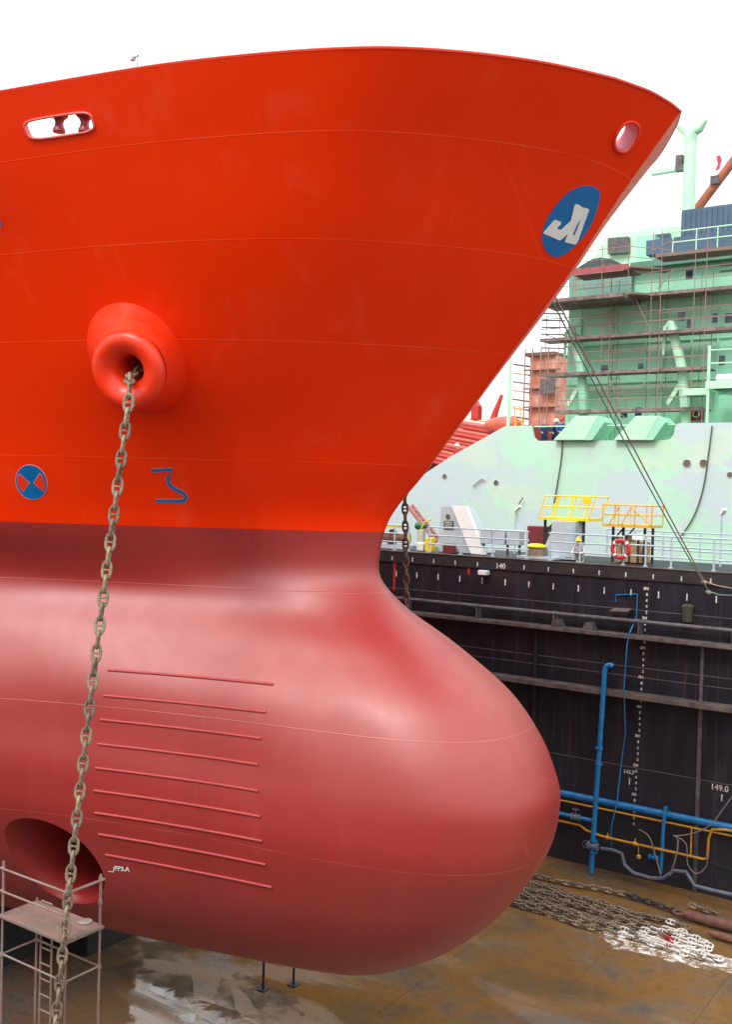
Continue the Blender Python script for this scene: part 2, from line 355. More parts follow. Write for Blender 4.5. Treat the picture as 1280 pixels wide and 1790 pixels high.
for i in range(NZ-1):
    for j in range(NQ-1):
        if inhole(i,j) is None:Fh.append((idx[i,j],idx[i,j+1],idx[i+1,j+1],idx[i+1,j]))
rims=[]
for (i0,i1,j0,j1,q0,z0,fn,sc) in holes:
    loop=[(i0,j) for j in range(j0,j1)]+[(i,j1) for i in range(i0,i1)]+[(i1,j) for j in range(j1,j0,-1)]+[(i,j0) for i in range(i1,i0,-1)]
    angs=[]
    for (i,j) in loop:angs.append(math.atan2((ZS[i]-z0),(QS[j]-q0)*sc))
    prev=[idx[i,j] for i,j in loop];K=4
    for k in range(1,K+1):
        t_=k/K;cur=[]
        for (i,j),a in zip(loop,angs):
            eq,ez=fn(a);cur.append(addv(QS[j]*(1-t_)+eq*t_,ZS[i]*(1-t_)+ez*t_))
        m_=len(cur)
        for k2 in range(m_):Fh.append((prev[k2],prev[(k2+1)%m_],cur[(k2+1)%m_],cur[k2]))
        prev=cur
    rims.append((angs,fn,q0,z0))
n1=len(V)
# port side: mirror image, sharing the stem column
V2=[Vector((p.x,2*CY-p.y,p.z)) for p in V]
F2=[(idx[i,j]+n1,idx[i+1,j]+n1,idx[i+1,j+1]+n1,idx[i,j+1]+n1) for i in range(NZ-1) for j in range(NQ-1)]
cap=[tuple([idx[i,NQ-1],idx[i+1,NQ-1],idx[i+1,NQ-1]+n1,idx[i,NQ-1]+n1]) for i in range(NZ-1)]
allV=V+V2;allF=Fh+F2+cap
b=MB();b.add(allV,allF)
o_=ORG[SHIP.name]
me=bpy.data.meshes.new('hull');me.from_pydata([tuple(p-o_) for p in allV],[],allF)
a=me.attributes.new('level','FLOAT','POINT');a.data.foreach_set('value',LV+LV)
bm=bmesh.new();bm.from_mesh(me);bmesh.ops.delete(bm,geom=[v for v in bm.verts if not v.link_faces],context='VERTS');bmesh.ops.remove_doubles(bm,verts=bm.verts,dist=.0008);bmesh.ops.recalc_face_normals(bm,faces=bm.faces)
for f in bm.faces:f.smooth=True
for e in bm.edges:
    if len(e.link_faces)==2 and e.calc_face_angle(0)>math.radians(50):e.smooth=False
bm.to_mesh(me);bm.free();me.materials.append(M_HULL)
HULL=bpy.data.objects.new('hull',me);COL.objects.link(HULL);HULL.parent=SHIP;ORG[HULL.name]=o_
# deck inside the bulwark and the cap rail on top of it
b=MB();dv=[];
for j in range(0,NQ,2):
    p=hull(QS[j],4.75);dv.append((p.x,p.y+.01,p.z));dv.append((p.x,2*CY-p.y-.01,p.z))
b.add(dv,[(2*k,2*k+2,2*k+3,2*k+1) for k in range(len(dv)//2-1)]);b.build('forecastle_deck',M_REDS,SHIP)
rail=[hull(QS[j],6.45)+Vector((0,.03,0)) for j in range(NQ-1,0,-1)]
rail=rail+[Vector((p.x,2*CY-p.y,p.z)) for p in rail[::-1]]
MB().tube(rail,.028,6).build('cap_rail',M_OR,SHIP,smooth=True)
# --- tubes behind the openings
def ringpts(k,grow=1.,add=0.,off=0.,axis=None,depth=0.,n=40):
    angs,fn,q0,z0=rims[k];out=[]
    for i in range(n):
        q,z=fn(2*math.pi*i/n,grow,add);p=hull(q,z,off)
        if axis is not None:p=p+axis*depth
        out.append(p)
    return out
def loft(rings,closed=True):
    b=MB();n_=len(rings[0]);Vv=[p for r_ in rings for p in r_];Ff=[]
    for i in range(len(rings)-1):
        for k in range(n_):Ff.append((i*n_+k,i*n_+(k+1)%n_,(i+1)*n_+(k+1)%n_,(i+1)*n_+k))
    return b.add(Vv,Ff)
INW=Vector((0,1,0))
# bow thruster tunnel: flared mouth easing into a straight athwartship bore
N_=56;r0=ringpts(H_TUN,1.002,n=N_);cen=sum(r0,Vector())/N_
rg=[r0]
for gr,dp,fl in ((.965,.05,.0),(.92,.13,.1),(.88,.25,.3),(.85,.45,.6),(.84,.8,.9),(.84,1.4,1),(.84,3.4,1)):
    rr=[]
    for i,p in enumerate(r0):
        c=Vector((cen.x,p.y,cen.z))+(Vector((p.x,p.y,p.z))-Vector((cen.x,p.y,cen.z)))*gr
        y=p.y*(1-fl)+(cen.y+.2)*fl+dp
        rr.append(Vector((c.x,max(y,p.y+dp*.5),c.z)))
    rg.append(rr)
b=loft(rg);tun=b.build('thruster_tunnel',M_ANT,SHIP,smooth=True,angle=60)
# mooring chock in the bulwark: rim, inner box and rollers
for k,nm,rim_r,dep in ((H_CH,'mooring_chock',.020,.30),(H_PN,'panama_chock',.028,.32)):
    rn=hnorm(rims[k][2],rims[k][3]);ax=-rn
    rr=ringpts(k,1.,.0,0);n_=len(rr)
    b=MB();b.tube([p+rn*.012 for p in rr],rim_r,8,closed=True);ob=b.build(nm,mat('pale_pink_rim',(.85,.16,.12),.35) if k==H_CH else M_OR,SHIP,smooth=True,angle=80)  # mooring chock rim has a paler, pinker colour than the panama chock
    if k==H_CH:loft([rr,[p+ax*.10 for p in rr]]).build('chock_lining',M_OR,ob)
    if k==H_PN:
        m_ap=mat('opening_lining_pink',(.62,.12,.16),.35);loft([rr,[p+ax*.12 for p in ringpts(k,.93)],[p+ax*.34 for p in ringpts(k,.8)]]).build('chock_lining',m_ap,ob,smooth=True)
for px in (96,141):
    q,z=hpx(px,217);p=hull(q,z)-hnorm(q,z)*.13
    MB().lathe(p,(0,0,1),[(.10,-.145),(.10,-.11),(.075,-.06),(.065,0),(.08,.05),(.14,.11),(.14,.145)],24,True,True).build('fairlead_roller',mat('dark_red_roller',(.30,.03,.035),.4),SHIP,smooth=True)
# --- anchor bolster: cone out of the shell and a rolled lip around the hawse pipe
qb,zb=hpx(240,624);hc=hull(qb,zb);hn=hnorm(qb,zb);lc=at(230,645,Y=hc.y-.60);ax=Vector((.30,-.90,-.30)).normalized()
n_=64;u=(Vector((0,0,1))-ax*ax.z).normalized();w=ax.cross(u)
def lring(r_,h):return [lc+ax*h+(u*math.cos(2*math.pi*k/n_)+w*math.sin(2*math.pi*k/n_))*r_ for k in range(n_)]
l0=lring(.635,0);_lc=proj(np.array(lc))
def hring(gr,off):
    out=[]
    for p in l0:
        x,y=proj(np.array(p));dx,dy=x-_lc[0],y-_lc[1];best=None
        # outline of the cone where it meets the shell: a leaning ellipse
        det=89*93.7-4.2*25;ca=(dx*93.7-4.2*dy)/det;sa=(89*dy-25*dx)/det;h_=math.hypot(ca,sa)
        out.append(hull(*hpx(239+gr*(89*ca+4.2*sa)/h_,625+gr*(25*ca+93.7*sa)/h_),off))
    return out
h0=hring(1.0,-.02);h1=[a*.94+b*.06 for a,b in zip(hring(.975,.03),l0)]
mid=[[a*(1-t)+b*t for a,b in zip(h1,l0)] for t in (.25,.5,.75)]
bol=loft([h0,h1]+mid+[l0]).build('anchor_bolster',M_OR,SHIP,smooth=True,angle=70)
lip=loft([lring(.615,-.01),lring(.615,.02),lring(.64,.035),lring(.665,.08),lring(.665,.13),lring(.635,.20),lring(.575,.245),lring(.50,.255),lring(.42,.235),lring(.345,.185),lring(.28,.115),lring(.235,.02),lring(.215,-.10),lring(.205,-.3),lring(.22,-1.0)])
lip.build('rolled_lip',M_OR,bol,smooth=True,angle=60)
# --- half-round bars welded on the bulb
RIBS=[((186,1168),(480,1200)),((180,1214),(466,1247)),((175,1256),(458,1293)),((170,1299),(452,1338)),((167,1341),(452,1384)),((164,1381),(455,1428)),((166,1420),(459,1471)),((172,1459),(465,1510)),((183,1497),(477,1547))]
for A_,B_ in RIBS:
    qa,za=hpx(*A_);qe,ze=hpx(*B_);zm=(za+ze)/2
    MB().tube([hull(qa+(qe-qa)*k/24,zm,.008) for k in range(25)],.026,8).build('welded_bar',M_RIB,SHIP,smooth=True,angle=60)
# --- painted marks lie on the shell
def decal(name,poly,m,parent,off,cuts=2,holes_=None):
    """poly: list of photo pixels -> outline on the shell"""
    P=[hpx(*p) for p in poly];tri=geometry.tessellate_polygon([[Vector((q*3,z,0)) for q,z in P]])
    bm=bmesh.new();vs=[bm.verts.new((q,z,0)) for q,z in P]
    for t_ in tri:
        try:bm.faces.new([vs[i] for i in t_])
        except ValueError:pass
    for _ in range(cuts):
        bmesh.ops.subdivide_edges(bm,edges=bm.edges[:],cuts=1,use_grid_fill=True);bmesh.ops.triangulate(bm,faces=bm.faces[:])
    bm.verts.ensure_lookup_table();bm.verts.index_update()
    b=MB();b.add([hull(v.co.x,v.co.y,off) for v in bm.verts],[tuple(v.index for v in f.verts) for f in bm.faces]);bm.free()
    return b.build(name,m,parent,smooth=True)
def disc(name,c,outline,m,parent,off,rings=8):
    C_=hpx(*c);O=[hpx(*p) for p in outline];n_=len(O);Vv=[hull(*C_,off)]
    for r_ in range(1,rings+1):
        t=r_/rings;Vv+=[hull(C_[0]*(1-t)+q*t,C_[1]*(1-t)+z*t,off) for q,z in O]
    Ff=[(0,1+k,1+(k+1)%n_) for k in range(n_)]
    for r_ in range(rings-1):
        o=1+r_*n_;Ff+=[(o+k,o+(k+1)%n_,o+n_+(k+1)%n_,o+n_+k) for k in range(n_)]
    return MB().add(Vv,Ff).build(name,m,parent,smooth=True)
def smooth_closed(pts,m=6):
    out=[];n_=len(pts)
    for i in range(n_):
        p0,p1,p2,p3=[np.array(pts[(i+k)%n_],float) for k in (-1,0,1,2)]
        for s_ in range(m):
            t=s_/m;out.append(tuple(.5*((2*p1)+(-p0+p2)*t+(2*p0-5*p1+4*p2-p3)*t*t+(-p0+3*p1-3*p2+p3)*t**3)))
    return out
def z4(p):return (920+p[0]/7.111,300+p[1]/7.111)
EMB=[z4(p) for p in ((915,290),(870,205),(770,178),(640,200),(500,280),(350,450),(240,640),(200,800),(235,950),(330,1045),(430,1045),(560,960),(700,820),(810,650),(880,470))]
eo=smooth_closed(EMB);cx=sum(p[0] for p in eo)/len(eo);cy=sum(p[1] for p in eo)/len(eo)
rimo=[(cx+(p[0]-cx)*1.025,cy+(p[1]-cy)*1.02) for p in eo]
rim=disc('emblem_rim',(cx,cy),rimo,M_BRIM,SHIP,.006);disc('emblem_disc',(cx,cy),eo,M_BLUE,rim,.011)
LET=[(597,415),(612,403),(640,402),(700,440),(765,455),(780,470),(772,500),(720,640),(640,860),(622,893),(600,902),(490,875),(480,865),(488,840),(515,770),(440,838),(415,850),(395,845),(225,772),(213,757),(220,738),(340,605),(360,595),(420,618),(433,632),(428,650),(385,695),(392,712),(435,715),(470,680),(548,612),(560,580)]
decal('emblem_letter',[z4(p) for p in LET],M_WHITE,rim,.017,3)
decal('emblem_letter_slot',[z4(p) for p in ((676,585),(640,640),(615,690),(577,778),(600,780))],M_BLUE,rim,.022,2)
def ell(cx,cy,a,b_,n_=40,rot=0.):
    return [(cx+a*math.cos(t)*math.cos(rot)-b_*math.sin(t)*math.sin(rot),cy+a*math.cos(t)*math.sin(rot)+b_*math.sin(t)*math.cos(rot)) for t in [2*math.pi*k/n_ for k in range(n_)]]
M_PALE=mat('pale_marking_edge',(.80,.30,.32),.5)
tm=disc('thruster_mark',(54.5,842.5),ell(54.5,842.5,27.5,32,rot=math.radians(-25)),M_PALE,SHIP,.005)
disc('mark_disc',(54.5,842.5),ell(54.5,842.5,26,30.5,rot=math.radians(-25)),M_BLUE,tm,.010)
def z2(p):return (p[0]/3.2,740+p[1]/3.2)
for pl in (((105,285),(115,285),(162,330),(130,378),(112,360),(100,330),(98,300)),((222,280),(232,290),(246,320),(250,350),(242,376),(190,333))):
    P=[z2(p) for p in pl];mx_=sum(p[0] for p in P)/len(P);my_=sum(p[1] for p in P)/len(P)
    decal('mark_blade',[(mx_+(p[0]-mx_)*1.1,my_+(p[1]-my_)*1.1) for p in P],M_PALE,tm,.014,1);decal('mark_blade',P,M_OR,tm,.018,1)
def stroke_poly(pts,w):
    L=[];Rr=[]
    for i,p in enumerate(pts):
        a=np.array(pts[max(i-1,0)],float);b_=np.array(pts[min(i+1,len(pts)-1)],float);d=(b_-a)/np.linalg.norm(b_-a);nn=np.array([-d[1],d[0]])
        k=1.
        if 0<i<len(pts)-1:
            d1=np.array(p,float)-a;d1/=np.linalg.norm(d1);k=1/max(.55,abs(float(nn@np.array([-d1[1],d1[0]]))))
        L.append(tuple(np.array(p)+nn*w/2*k));Rr.append(tuple(np.array(p)-nn*w/2*k))
    return L+Rr[::-1]
TH3=[z2(p) for p in ((845,264),(962,258),(935,310),(950,348),(985,370),(1030,392),(1042,412),(1030,432),(985,434),(872,432))]
d3=decal('draught_number',stroke_poly(TH3,7.2),M_PALE,SHIP,.006,2);decal('number_fill',stroke_poly(TH3,5.6),M_BLUE,d3,.011,2)
decal('name_fragment',[(0,384),(3.5,392),(0,398)],M_BLUE,SHIP,.006,1)
# small frame mark low on the bulb
fm=decal('frame_mark',stroke_poly([(199,1515),(198,1524),(189,1522.5)],1.5),M_WHITE,SHIP,.006,1)
def hull_text(s,px,py,dx,size,parent):
    c=bpy.data.curves.new('t','FONT');c.body=s;c.size=size;c.resolution_u=2;c.offset=.4
    o=bpy.data.objects.new('t',c);COL.objects.link(o);bpy.context.view_layer.update()
    me=bpy.data.meshes.new_from_object(o.evaluated_get(bpy.context.evaluated_depsgraph_get()));bpy.data.objects.remove(o)
    Vv=[hull(*hpx(px+v.co.x,py-v.co.y+v.co.x*dx),.006) for v in me.vertices];b=MB().add(Vv,[tuple(p.vertices) for p in me.polygons]);bpy.data.meshes.remove(me)
    return b.build('frame_lettering',M_WHITE,parent)
hull_text('FP3.A',200,1521,.08,11,fm)
# small light standard on the forecastle, only its top shows over the bulwark
p=at(240,100,Y=14.5);t_=thing('light_standard',(p.x,p.y,17.6),'thin pale light standard showing just above the orange bulwark','light standard')
MB().tube([(p.x,p.y,17.6),p],.022,8).build('pole',M_RAIL,t_,smooth=True);MB().tube([p,p+Vector((.03,0,.03)),p+Vector((-.16,.02,.03))],.022,8).box(p+Vector((-.2,-.04,-.03)),p+Vector((-.1,.05,.04))).build('lamp_head',M_RAIL,t_)
# ---------------------------------------------------------------- stud link chain
def link_mesh(name,m,d=.056,seg=22,n=8):
    L=.0;hl=.115-0.0;pts=[];R_=.068
    for k in range(seg):
        a=2*math.pi*k/seg;c,s_=math.cos(a),math.sin(a);pts.append(((abs(c)**.8)*math.copysign(1,c)*(.14),(abs(s_)**.85)*math.copysign(1,s_)*R_,0))
    b=MB().tube(pts,d/2,n,closed=True).tube([(0,-R_,0),(0,0,0),(0,R_,0)],.02,6,rs=[.026,.017,.026])
    me=bpy.data.meshes.new(name);me.from_pydata(b.v,[],b.f)
    for p in me.polygons:p.use_smooth=True
    me.materials.append(m);return me
LK=link_mesh('link',M_CHAIN);LKR=link_mesh('link_rusty',M_CHAIN2,seg=16,n=6);LKW=link_mesh('link_white',M_CHAINW,seg=16,n=6);LKK=link_mesh('link_dark',mat('tarred_steel',(.03,.032,.045),.5,ns=6),seg=16,n=6);LKD=link_mesh('link_red',M_REDP,seg=16,n=6)
PITCH=.227
def frame(p,d,roll,ref=Vector((0,1,0))):
    d=d.normalized();y=(ref-d*ref.dot(d)).normalized();z=d.cross(y);c,s_=math.cos(roll),math.sin(roll);y2=y*c+z*s_;z2_=d.cross(y2)
    return Matrix(((d.x,y2.x,z2_.x,p.x),(d.y,y2.y,z2_.y,p.y),(d.z,y2.z,z2_.z,p.z),(0,0,0,1)))
def walk(path,step):
    out=[];acc=0.
    for a,b_ in zip(path[:-1],path[1:]):
        a=Vector(a);b_=Vector(b_);L=(b_-a).length;d=(b_-a)/L
        while acc<=L:out.append((a+d*acc,d));acc+=step
        acc-=L
    return out
def chain(name,path,label,cat,group=None,ref=Vector((0,1,0)),roll0=0.,mesh=None):
    pts=walk(path,PITCH);base=min(pts,key=lambda q:q[0].z)[0];root=thing(name,base,label,cat,group);O=ORG[root.name]
    for k,(p,d) in enumerate(pts):
        o=bpy.data.objects.new('link',mesh or LK);COL.objects.link(o);o.parent=root
        o.matrix_local=frame(p-O,d,roll0+(math.pi/2)*(k%2)+random.uniform(-.12,.12),ref)
    return root
a0=lc-ax*.9+Vector((0,0,-.02));a1=lc+ax*.05+Vector((0,0,-.10));a2=at(226,668,Y=(lc+ax*.36).y);a3=at(225,700,Y=(lc+ax*.50).y)
b1=at(105,1790,Y=10.9);dirn=(b1-a3);fl=a3+dirn*((a3.z-.05)/(a3.z-b1.z))
Rr=Vector(R)
chain('anchor_chain',[a0,a1,a2,a3]+[a3+(fl-a3)*t+Vector((0,0,0))+Vector(R)*(-.10*math.sin(math.pi*t)) for t in (.1,.2,.3,.4,.5,.6,.7,.8,.9,1)],'long weathered stud link chain hanging from the orange hawse pipe across the red bulb','chain',ref=Rr)
# port chain, seen beyond the stem
p0=at(708,870,Y=22.2);p1=at(711,1060,Y=22.2);q1=p0+(p1-p0)*((p0.z-.05)/(p0.z-p1.z))
q1=p0+(q1-p0)*.62
chain('anchor_chain',[Vector((p0.x,p0.y-.2,14.6)),p0,q1],'dark rusty stud link chain hanging straight beyond the stem against the black wall','chain',ref=Rr,roll0=.4,mesh=link_mesh('link_brown',mat('brown_chain_steel',(.15,.10,.075),.7,metal=.1,ns=8,noise=(.07,.05,.04))))
# ---------------------------------------------------------------- dock floor, water beyond
def floor_mat():
    m=bpy.data.materials.new('wet_rusty_floor');m.use_nodes=True;t=m.node_tree;b=t.nodes['Principled BSDF'];g=nd(t,'ShaderNodeNewGeometry');ob=g.outputs['Position']
    mp=nd(t,'ShaderNodeMapping');mp.inputs['Scale'].default_value=(.35,1,1);mp.inputs['Rotation'].default_value=(0,0,.5);t.links.new(ob,mp.inputs[0])
    a=noise(t,ob,.28,8,.62,.6);c=noise(t,mp.outputs[0],.9,7,.6,.8);d=noise(t,ob,3.5,8,.7)
    col=ramp(t,a,(.36,(.12,.085,.048)),(.47,(.20,.105,.034)),(.56,(.16,.108,.062)),(.66,(.10,.082,.066)))
    col=mixc(t,ramp(t,c,(.5,0.),(.68,.75)),col,(.21,.10,.026))
    col=mixc(t,ramp(t,d,(.5,0.),(.75,.55)),col,(.06,.045,.035))
    sp=nd(t,'ShaderNodeTexVoronoi');sp.inputs['Scale'].default_value=3;t.links.new(ob,sp.inputs[0])
    col=mixc(t,math_(t,'MULTIPLY',math_(t,'LESS_THAN',sp.outputs['Distance'],.05),.8),col,(.4,.35,.3))
    sj=nd(t,'ShaderNodeSeparateXYZ');t.links.new(ob,sj.inputs[0])
    jx=math_(t,'LESS_THAN',math_(t,'ABSOLUTE',math_(t,'SUBTRACT',math_(t,'MODULO',math_(t,'ADD',sj.outputs[0],300.),3.2),1.6)),.016)
    jy=math_(t,'LESS_THAN',math_(t,'ABSOLUTE',math_(t,'SUBTRACT',math_(t,'MODULO',math_(t,'ADD',sj.outputs[1],300.),4.4),2.2)),.016)
    col=mixc(t,math_(t,'MULTIPLY',math_(t,'MAXIMUM',jx,jy),math_(t,'MULTIPLY',d,.8)),col,(.05,.038,.03))
    gr=noise(t,ob,28,4,.7);col=mixc(t,ramp(t,gr,(.60,0.),(.68,.5)),col,(.055,.042,.033));col=mixc(t,ramp(t,noise(t,ob,17,5,.75),(.66,0.),(.72,.6)),col,(.30,.24,.19))
    # grey muddy area near the bow thruster side
    sx=nd(t,'ShaderNodeSeparateXYZ');t.links.new(ob,sx.inputs[0])
    gm=math_(t,'ADD',math_(t,'MULTIPLY',math_(t,'ADD',sx.outputs[1],-21.),-.13),math_(t,'MULTIPLY',math_(t,'SUBTRACT',a,.5),3.2),clamp=True)
    col=mixc(t,math_(t,'MULTIPLY',gm,.7),col,ramp(t,d,(.38,(.060,.045,.045)),(.5,(.13,.105,.10)),(.6,(.16,.055,.05)),(.7,(.10,.10,.10))))
    t.links.new(col,b.inputs['Base Color'])
    wet=ramp(t,noise(t,mp.outputs[0],.55,6,.55,.4),(.46,1.),(.62,0.))
    t.links.new(math_(t,'ADD',math_(t,'MULTIPLY',wet,-.46),math_(t,'ADD',math_(t,'MULTIPLY',d,.2),.40),clamp=True),b.inputs['Roughness'])
    b.inputs['Specular IOR Level'].default_value=.6
    h=math_(t,'ADD',math_(t,'MULTIPLY',noise(t,ob,1.4,3,.45),.010),math_(t,'MULTIPLY',math_(t,'SUBTRACT',1.,wet),math_(t,'MULTIPLY',d,.02)))
    bp=nd(t,'ShaderNodeBump');bp.inputs['Strength'].default_value=.6;bp.inputs['Distance'].default_value=1;t.links.new(h,bp.inputs['Height']);t.links.new(bp.outputs[0],b.inputs['Normal'])
    return m
FLOOR=MB().box((-130,.0,-1.2),(60,33.5,0)).build('dock_floor',floor_mat());tag(FLOOR,kind='structure')
WM=mat('harbour_water',(.05,.07,.065),.12,spec=.6,ns=.1,bump=.5,bs=.8)
WAT=MB().add([(-900,-600,-1.6),(700,-600,-1.6),(700,1200,-1.6),(-900,1200,-1.6)],[(0,1,2,3)]).build('water',WM);tag(WAT,kind='structure')
nw=thing('dock_wall',(-35,-2.5,0),'dock side wall under the photographer, facing the ship','dock wall')
MB().box((-130,-5,-1),(60,-.02,10.4)).build('wall_plating',M_BLACK,nw)
# ---------------------------------------------------------------- far dock wall
YW=33.5
def wp(px,py,Y=YW):return at(px,py,Y=Y)
DW=thing('dock_wall',(-35,36,0),'long black steel dock wall with ledges, pipes and frame marks behind the ship','dock wall')
def wall_mat():
    m=bpy.data.materials.new('black_wall_plating');m.use_nodes=True;t=m.node_tree;b=t.nodes['Principled BSDF'];g=nd(t,'ShaderNodeNewGeometry');ob=g.outputs['Position']
    mp=nd(t,'ShaderNodeMapping');mp.inputs['Scale'].default_value=(1,1,.18);t.links.new(ob,mp.inputs[0])
    a=noise(t,mp.outputs[0],2.2,7,.6);c=noise(t,ob,.45,6,.6);sx=nd(t,'ShaderNodeSeparateXYZ');t.links.new(ob,sx.inputs[0]);z=sx.outputs[2];x=sx.outputs[0]
    low=mixc(t,math_(t,'MULTIPLY',math_(t,'SUBTRACT',4.6,z),.35,clamp=True),(.010,.011,.017),(.028,.028,.036))
    col=mixc(t,ramp(t,a,(.45,0.),(.68,.75)),low,(.022,.023,.034))
    col=mixc(t,ramp(t,c,(.55,0.),(.72,.6)),col,(.040,.026,.026))
    seam=None
    for zz in (9.0,7.07,6.75,3.68):
        s=math_(t,'LESS_THAN',math_(t,'ABSOLUTE',math_(t,'SUBTRACT',z,zz)),.014);seam=s if seam is None else math_(t,'MAXIMUM',seam,s)
    vs=math_(t,'LESS_THAN',math_(t,'ABSOLUTE',math_(t,'SUBTRACT',math_(t,'MODULO',math_(t,'ADD',x,200.),2.4),1.2)),.010)
    col=mixc(t,math_(t,'MULTIPLY',seam,.6),col,(.17,.14,.15));col=mixc(t,math_(t,'MULTIPLY',vs,.25),col,(.12,.10,.11))
    mp2=nd(t,'ShaderNodeMapping');mp2.inputs['Scale'].default_value=(1,1,.06);t.links.new(ob,mp2.inputs[0])
    col=mixc(t,ramp(t,noise(t,mp2.outputs[0],5.5,5,.65),(.58,0.),(.74,.65)),col,(.085,.045,.035))
    col=mixc(t,ramp(t,noise(t,mp2.outputs[0],3.1,6,.7,.4),(.60,0.),(.74,.5)),col,(.10,.095,.10))
    t.links.new(col,b.inputs['Base Color']);b.inputs['Roughness'].default_value=.5;b.inputs['Specular IOR Level'].default_value=.35
    bp=nd(t,'ShaderNodeBump');bp.inputs['Strength'].default_value=.5;bp.inputs['Distance'].default_value=.05
    t.links.new(math_(t,'ADD',noise(t,ob,.8,3,.5),math_(t,'MULTIPLY',seam,.3)),bp.inputs['Height']);t.links.new(bp.outputs[0],b.inputs['Normal'])
    return m
MB().box((-130,YW,-1),(60,YW+5.2,10.4)).build('wall_plating',wall_mat(),DW)
MB().box((-130,YW-.06,10.02),(60,YW+.6,10.43)).build('top_band',M_BLACK2,DW)
MB().box((-130,YW-.09,10.433),(60,YW+.1,10.46)).build('edge_strip',M_LEDGE,DW)
MB().box((-130,YW-.55,8.08),(60,YW+.02,8.2)).box((-130,YW-.56,8.1),(60,YW-.52,8.207)).build('ledge',M_LEDGE,DW)
MB().box((-130,YW-.62,6.1),(60,YW+.02,6.25)).box((-130,YW-.63,6.12),(60,YW-.59,6.257)).build('ledge',M_LEDGE,DW)
MB().tube([(x,YW-.32,8.66) for x in (-130,-60,-20,0,60)],.065,8).build('grey_pipe',M_DPIPE,DW,smooth=True)
for x in [-27+3.05*k for k in range(9)]:
    MB().box((x-.02,YW-.42,8.2),(x+.02,YW-.02,8.62)).lathe((x-.035,YW-.32,8.66),(1,0,0),[(.085,0),(.085,.07)],12,True,True).build('pipe_bracket',M_DPIPE,DW)
for x in (-27.6,-21.7,-15.6,-9.72,-3.8,2.1):
    MB().box((x-.06,YW-.09,0),(x+.06,YW+.01,6.0)).box((x-.05,YW-.08,6.25),(x+.05,YW+.01,8.0)).build('stiffener',M_DPIPE if x==-9.72 else M_BLACK2,DW)
# frame ticks
for k in range(-10,14):
    x=-17.09+.945*k
    if k!=0:MB().box((x-.022,YW-.069,10.09),(x+.022,YW-.058,10.24)).build('frame_tick',M_WMARK,DW)
    MB().box((x+.18-.022,YW-.009,9.46),(x+.18+.022,YW+.001,9.68)).build('frame_tick',M_WMARK,DW)
text('140',.26,M_WMARK,DW,(-17.09,YW-.065,10.15),'frame_number',sx=1.05,offset=.006)
text('145.7',.175,M_WMARK,DW,(-12.06,YW-.005,3.5),'frame_number',offset=.004);MB().box((-12.05,YW-.009,3.08),(-12.01,YW+.001,3.30)).build('frame_tick',M_WMARK,DW)
text('149.0',.26,M_WMARK,DW,(-9.05,YW-.005,3.52),'frame_number',offset=.004);MB().box((-8.99,YW-.009,3.12),(-8.95,YW+.001,3.34)).build('frame_tick',M_WMARK,DW)
# draught scale on the wall
for mm in range(9):
    z0=1.78+.995*mm;x0=-11.86+.028*mm
    if mm not in (0,):text('%dM'%mm,.135,M_WMARK,DW,(x0-.03,YW-.005,z0),'draught_number',offset=.005)
    else:text('0',.13,M_WMARK,DW,(x0+.03,YW-.005,z0),'draught_number',offset=.005)
    if mm<8:
        for k,ch in enumerate('2468'):
            z=z0+.2*(k+1)
            if not (5.98<z<6.27 or 7.98<z<8.22):text(ch,.125,M_WMARK,DW,(x0+.03,YW-.005,z),'draught_number',offset=.005)
# corroded outlet, chute, hanging lamp
p=wp(1205,1062);MB().lathe((p.x,YW-.12,p.z-.1),(0,0,1),[(.16,-.35),(.18,0),(.2,.16),(.1,.22)],12,True,True).build('outlet_stub',mat('mossy_steel',(.05,.055,.03),.8),DW,smooth=True)
p=wp(1090,1068);MB().add([(p.x-.35,YW-.4,p.z),(p.x+.3,YW-.4,p.z+.04),(p.x+.35,YW,p.z+.12),(p.x-.3,YW,p.z+.08),(p.x,YW-.15,p.z-.22),(p.x+.1,YW,p.z-.22)],[(0,1,2,3),(0,4,1),(1,4,5,2),(0,3,5,4)]).build('small_bracket',M_LEDGE,DW)
for px,py in ((980,1082),(1036,1086)):
    p=wp(px,py);MB().prism([(p.x-.22,8.21),(p.x+.2,8.21),(p.x+.1,8.45),(p.x-.12,8.45)],YW-.35,YW).build('support_foot',M_DPIPE,DW)
p=wp(850,1001);t_=thing('bulkhead_lamp',(p.x,YW,p.z),'small grey bulkhead lamp hanging under the wall edge near the number 140','lamp')
MB().box((p.x-.2,YW-.3,p.z-.08),(p.x+.2,YW-.05,p.z+.1)).build('housing',M_GREY,t_,bevel=.03);MB().box((p.x-.14,YW-.33,p.z-.06),(p.x+.14,YW-.302,p.z+.05)).build('lens',M_WHITE,t_)
for px,z0,z1 in ((690,10.0,8.9),(820,10.0,9.75)):
    p=wp(px,1000);MB().box((p.x-.05,YW-.012,z1),(p.x+.05,YW+.001,z0)).build('red_marking',mat('faded_red_marking',(.45,.02,.02),.6),DW)
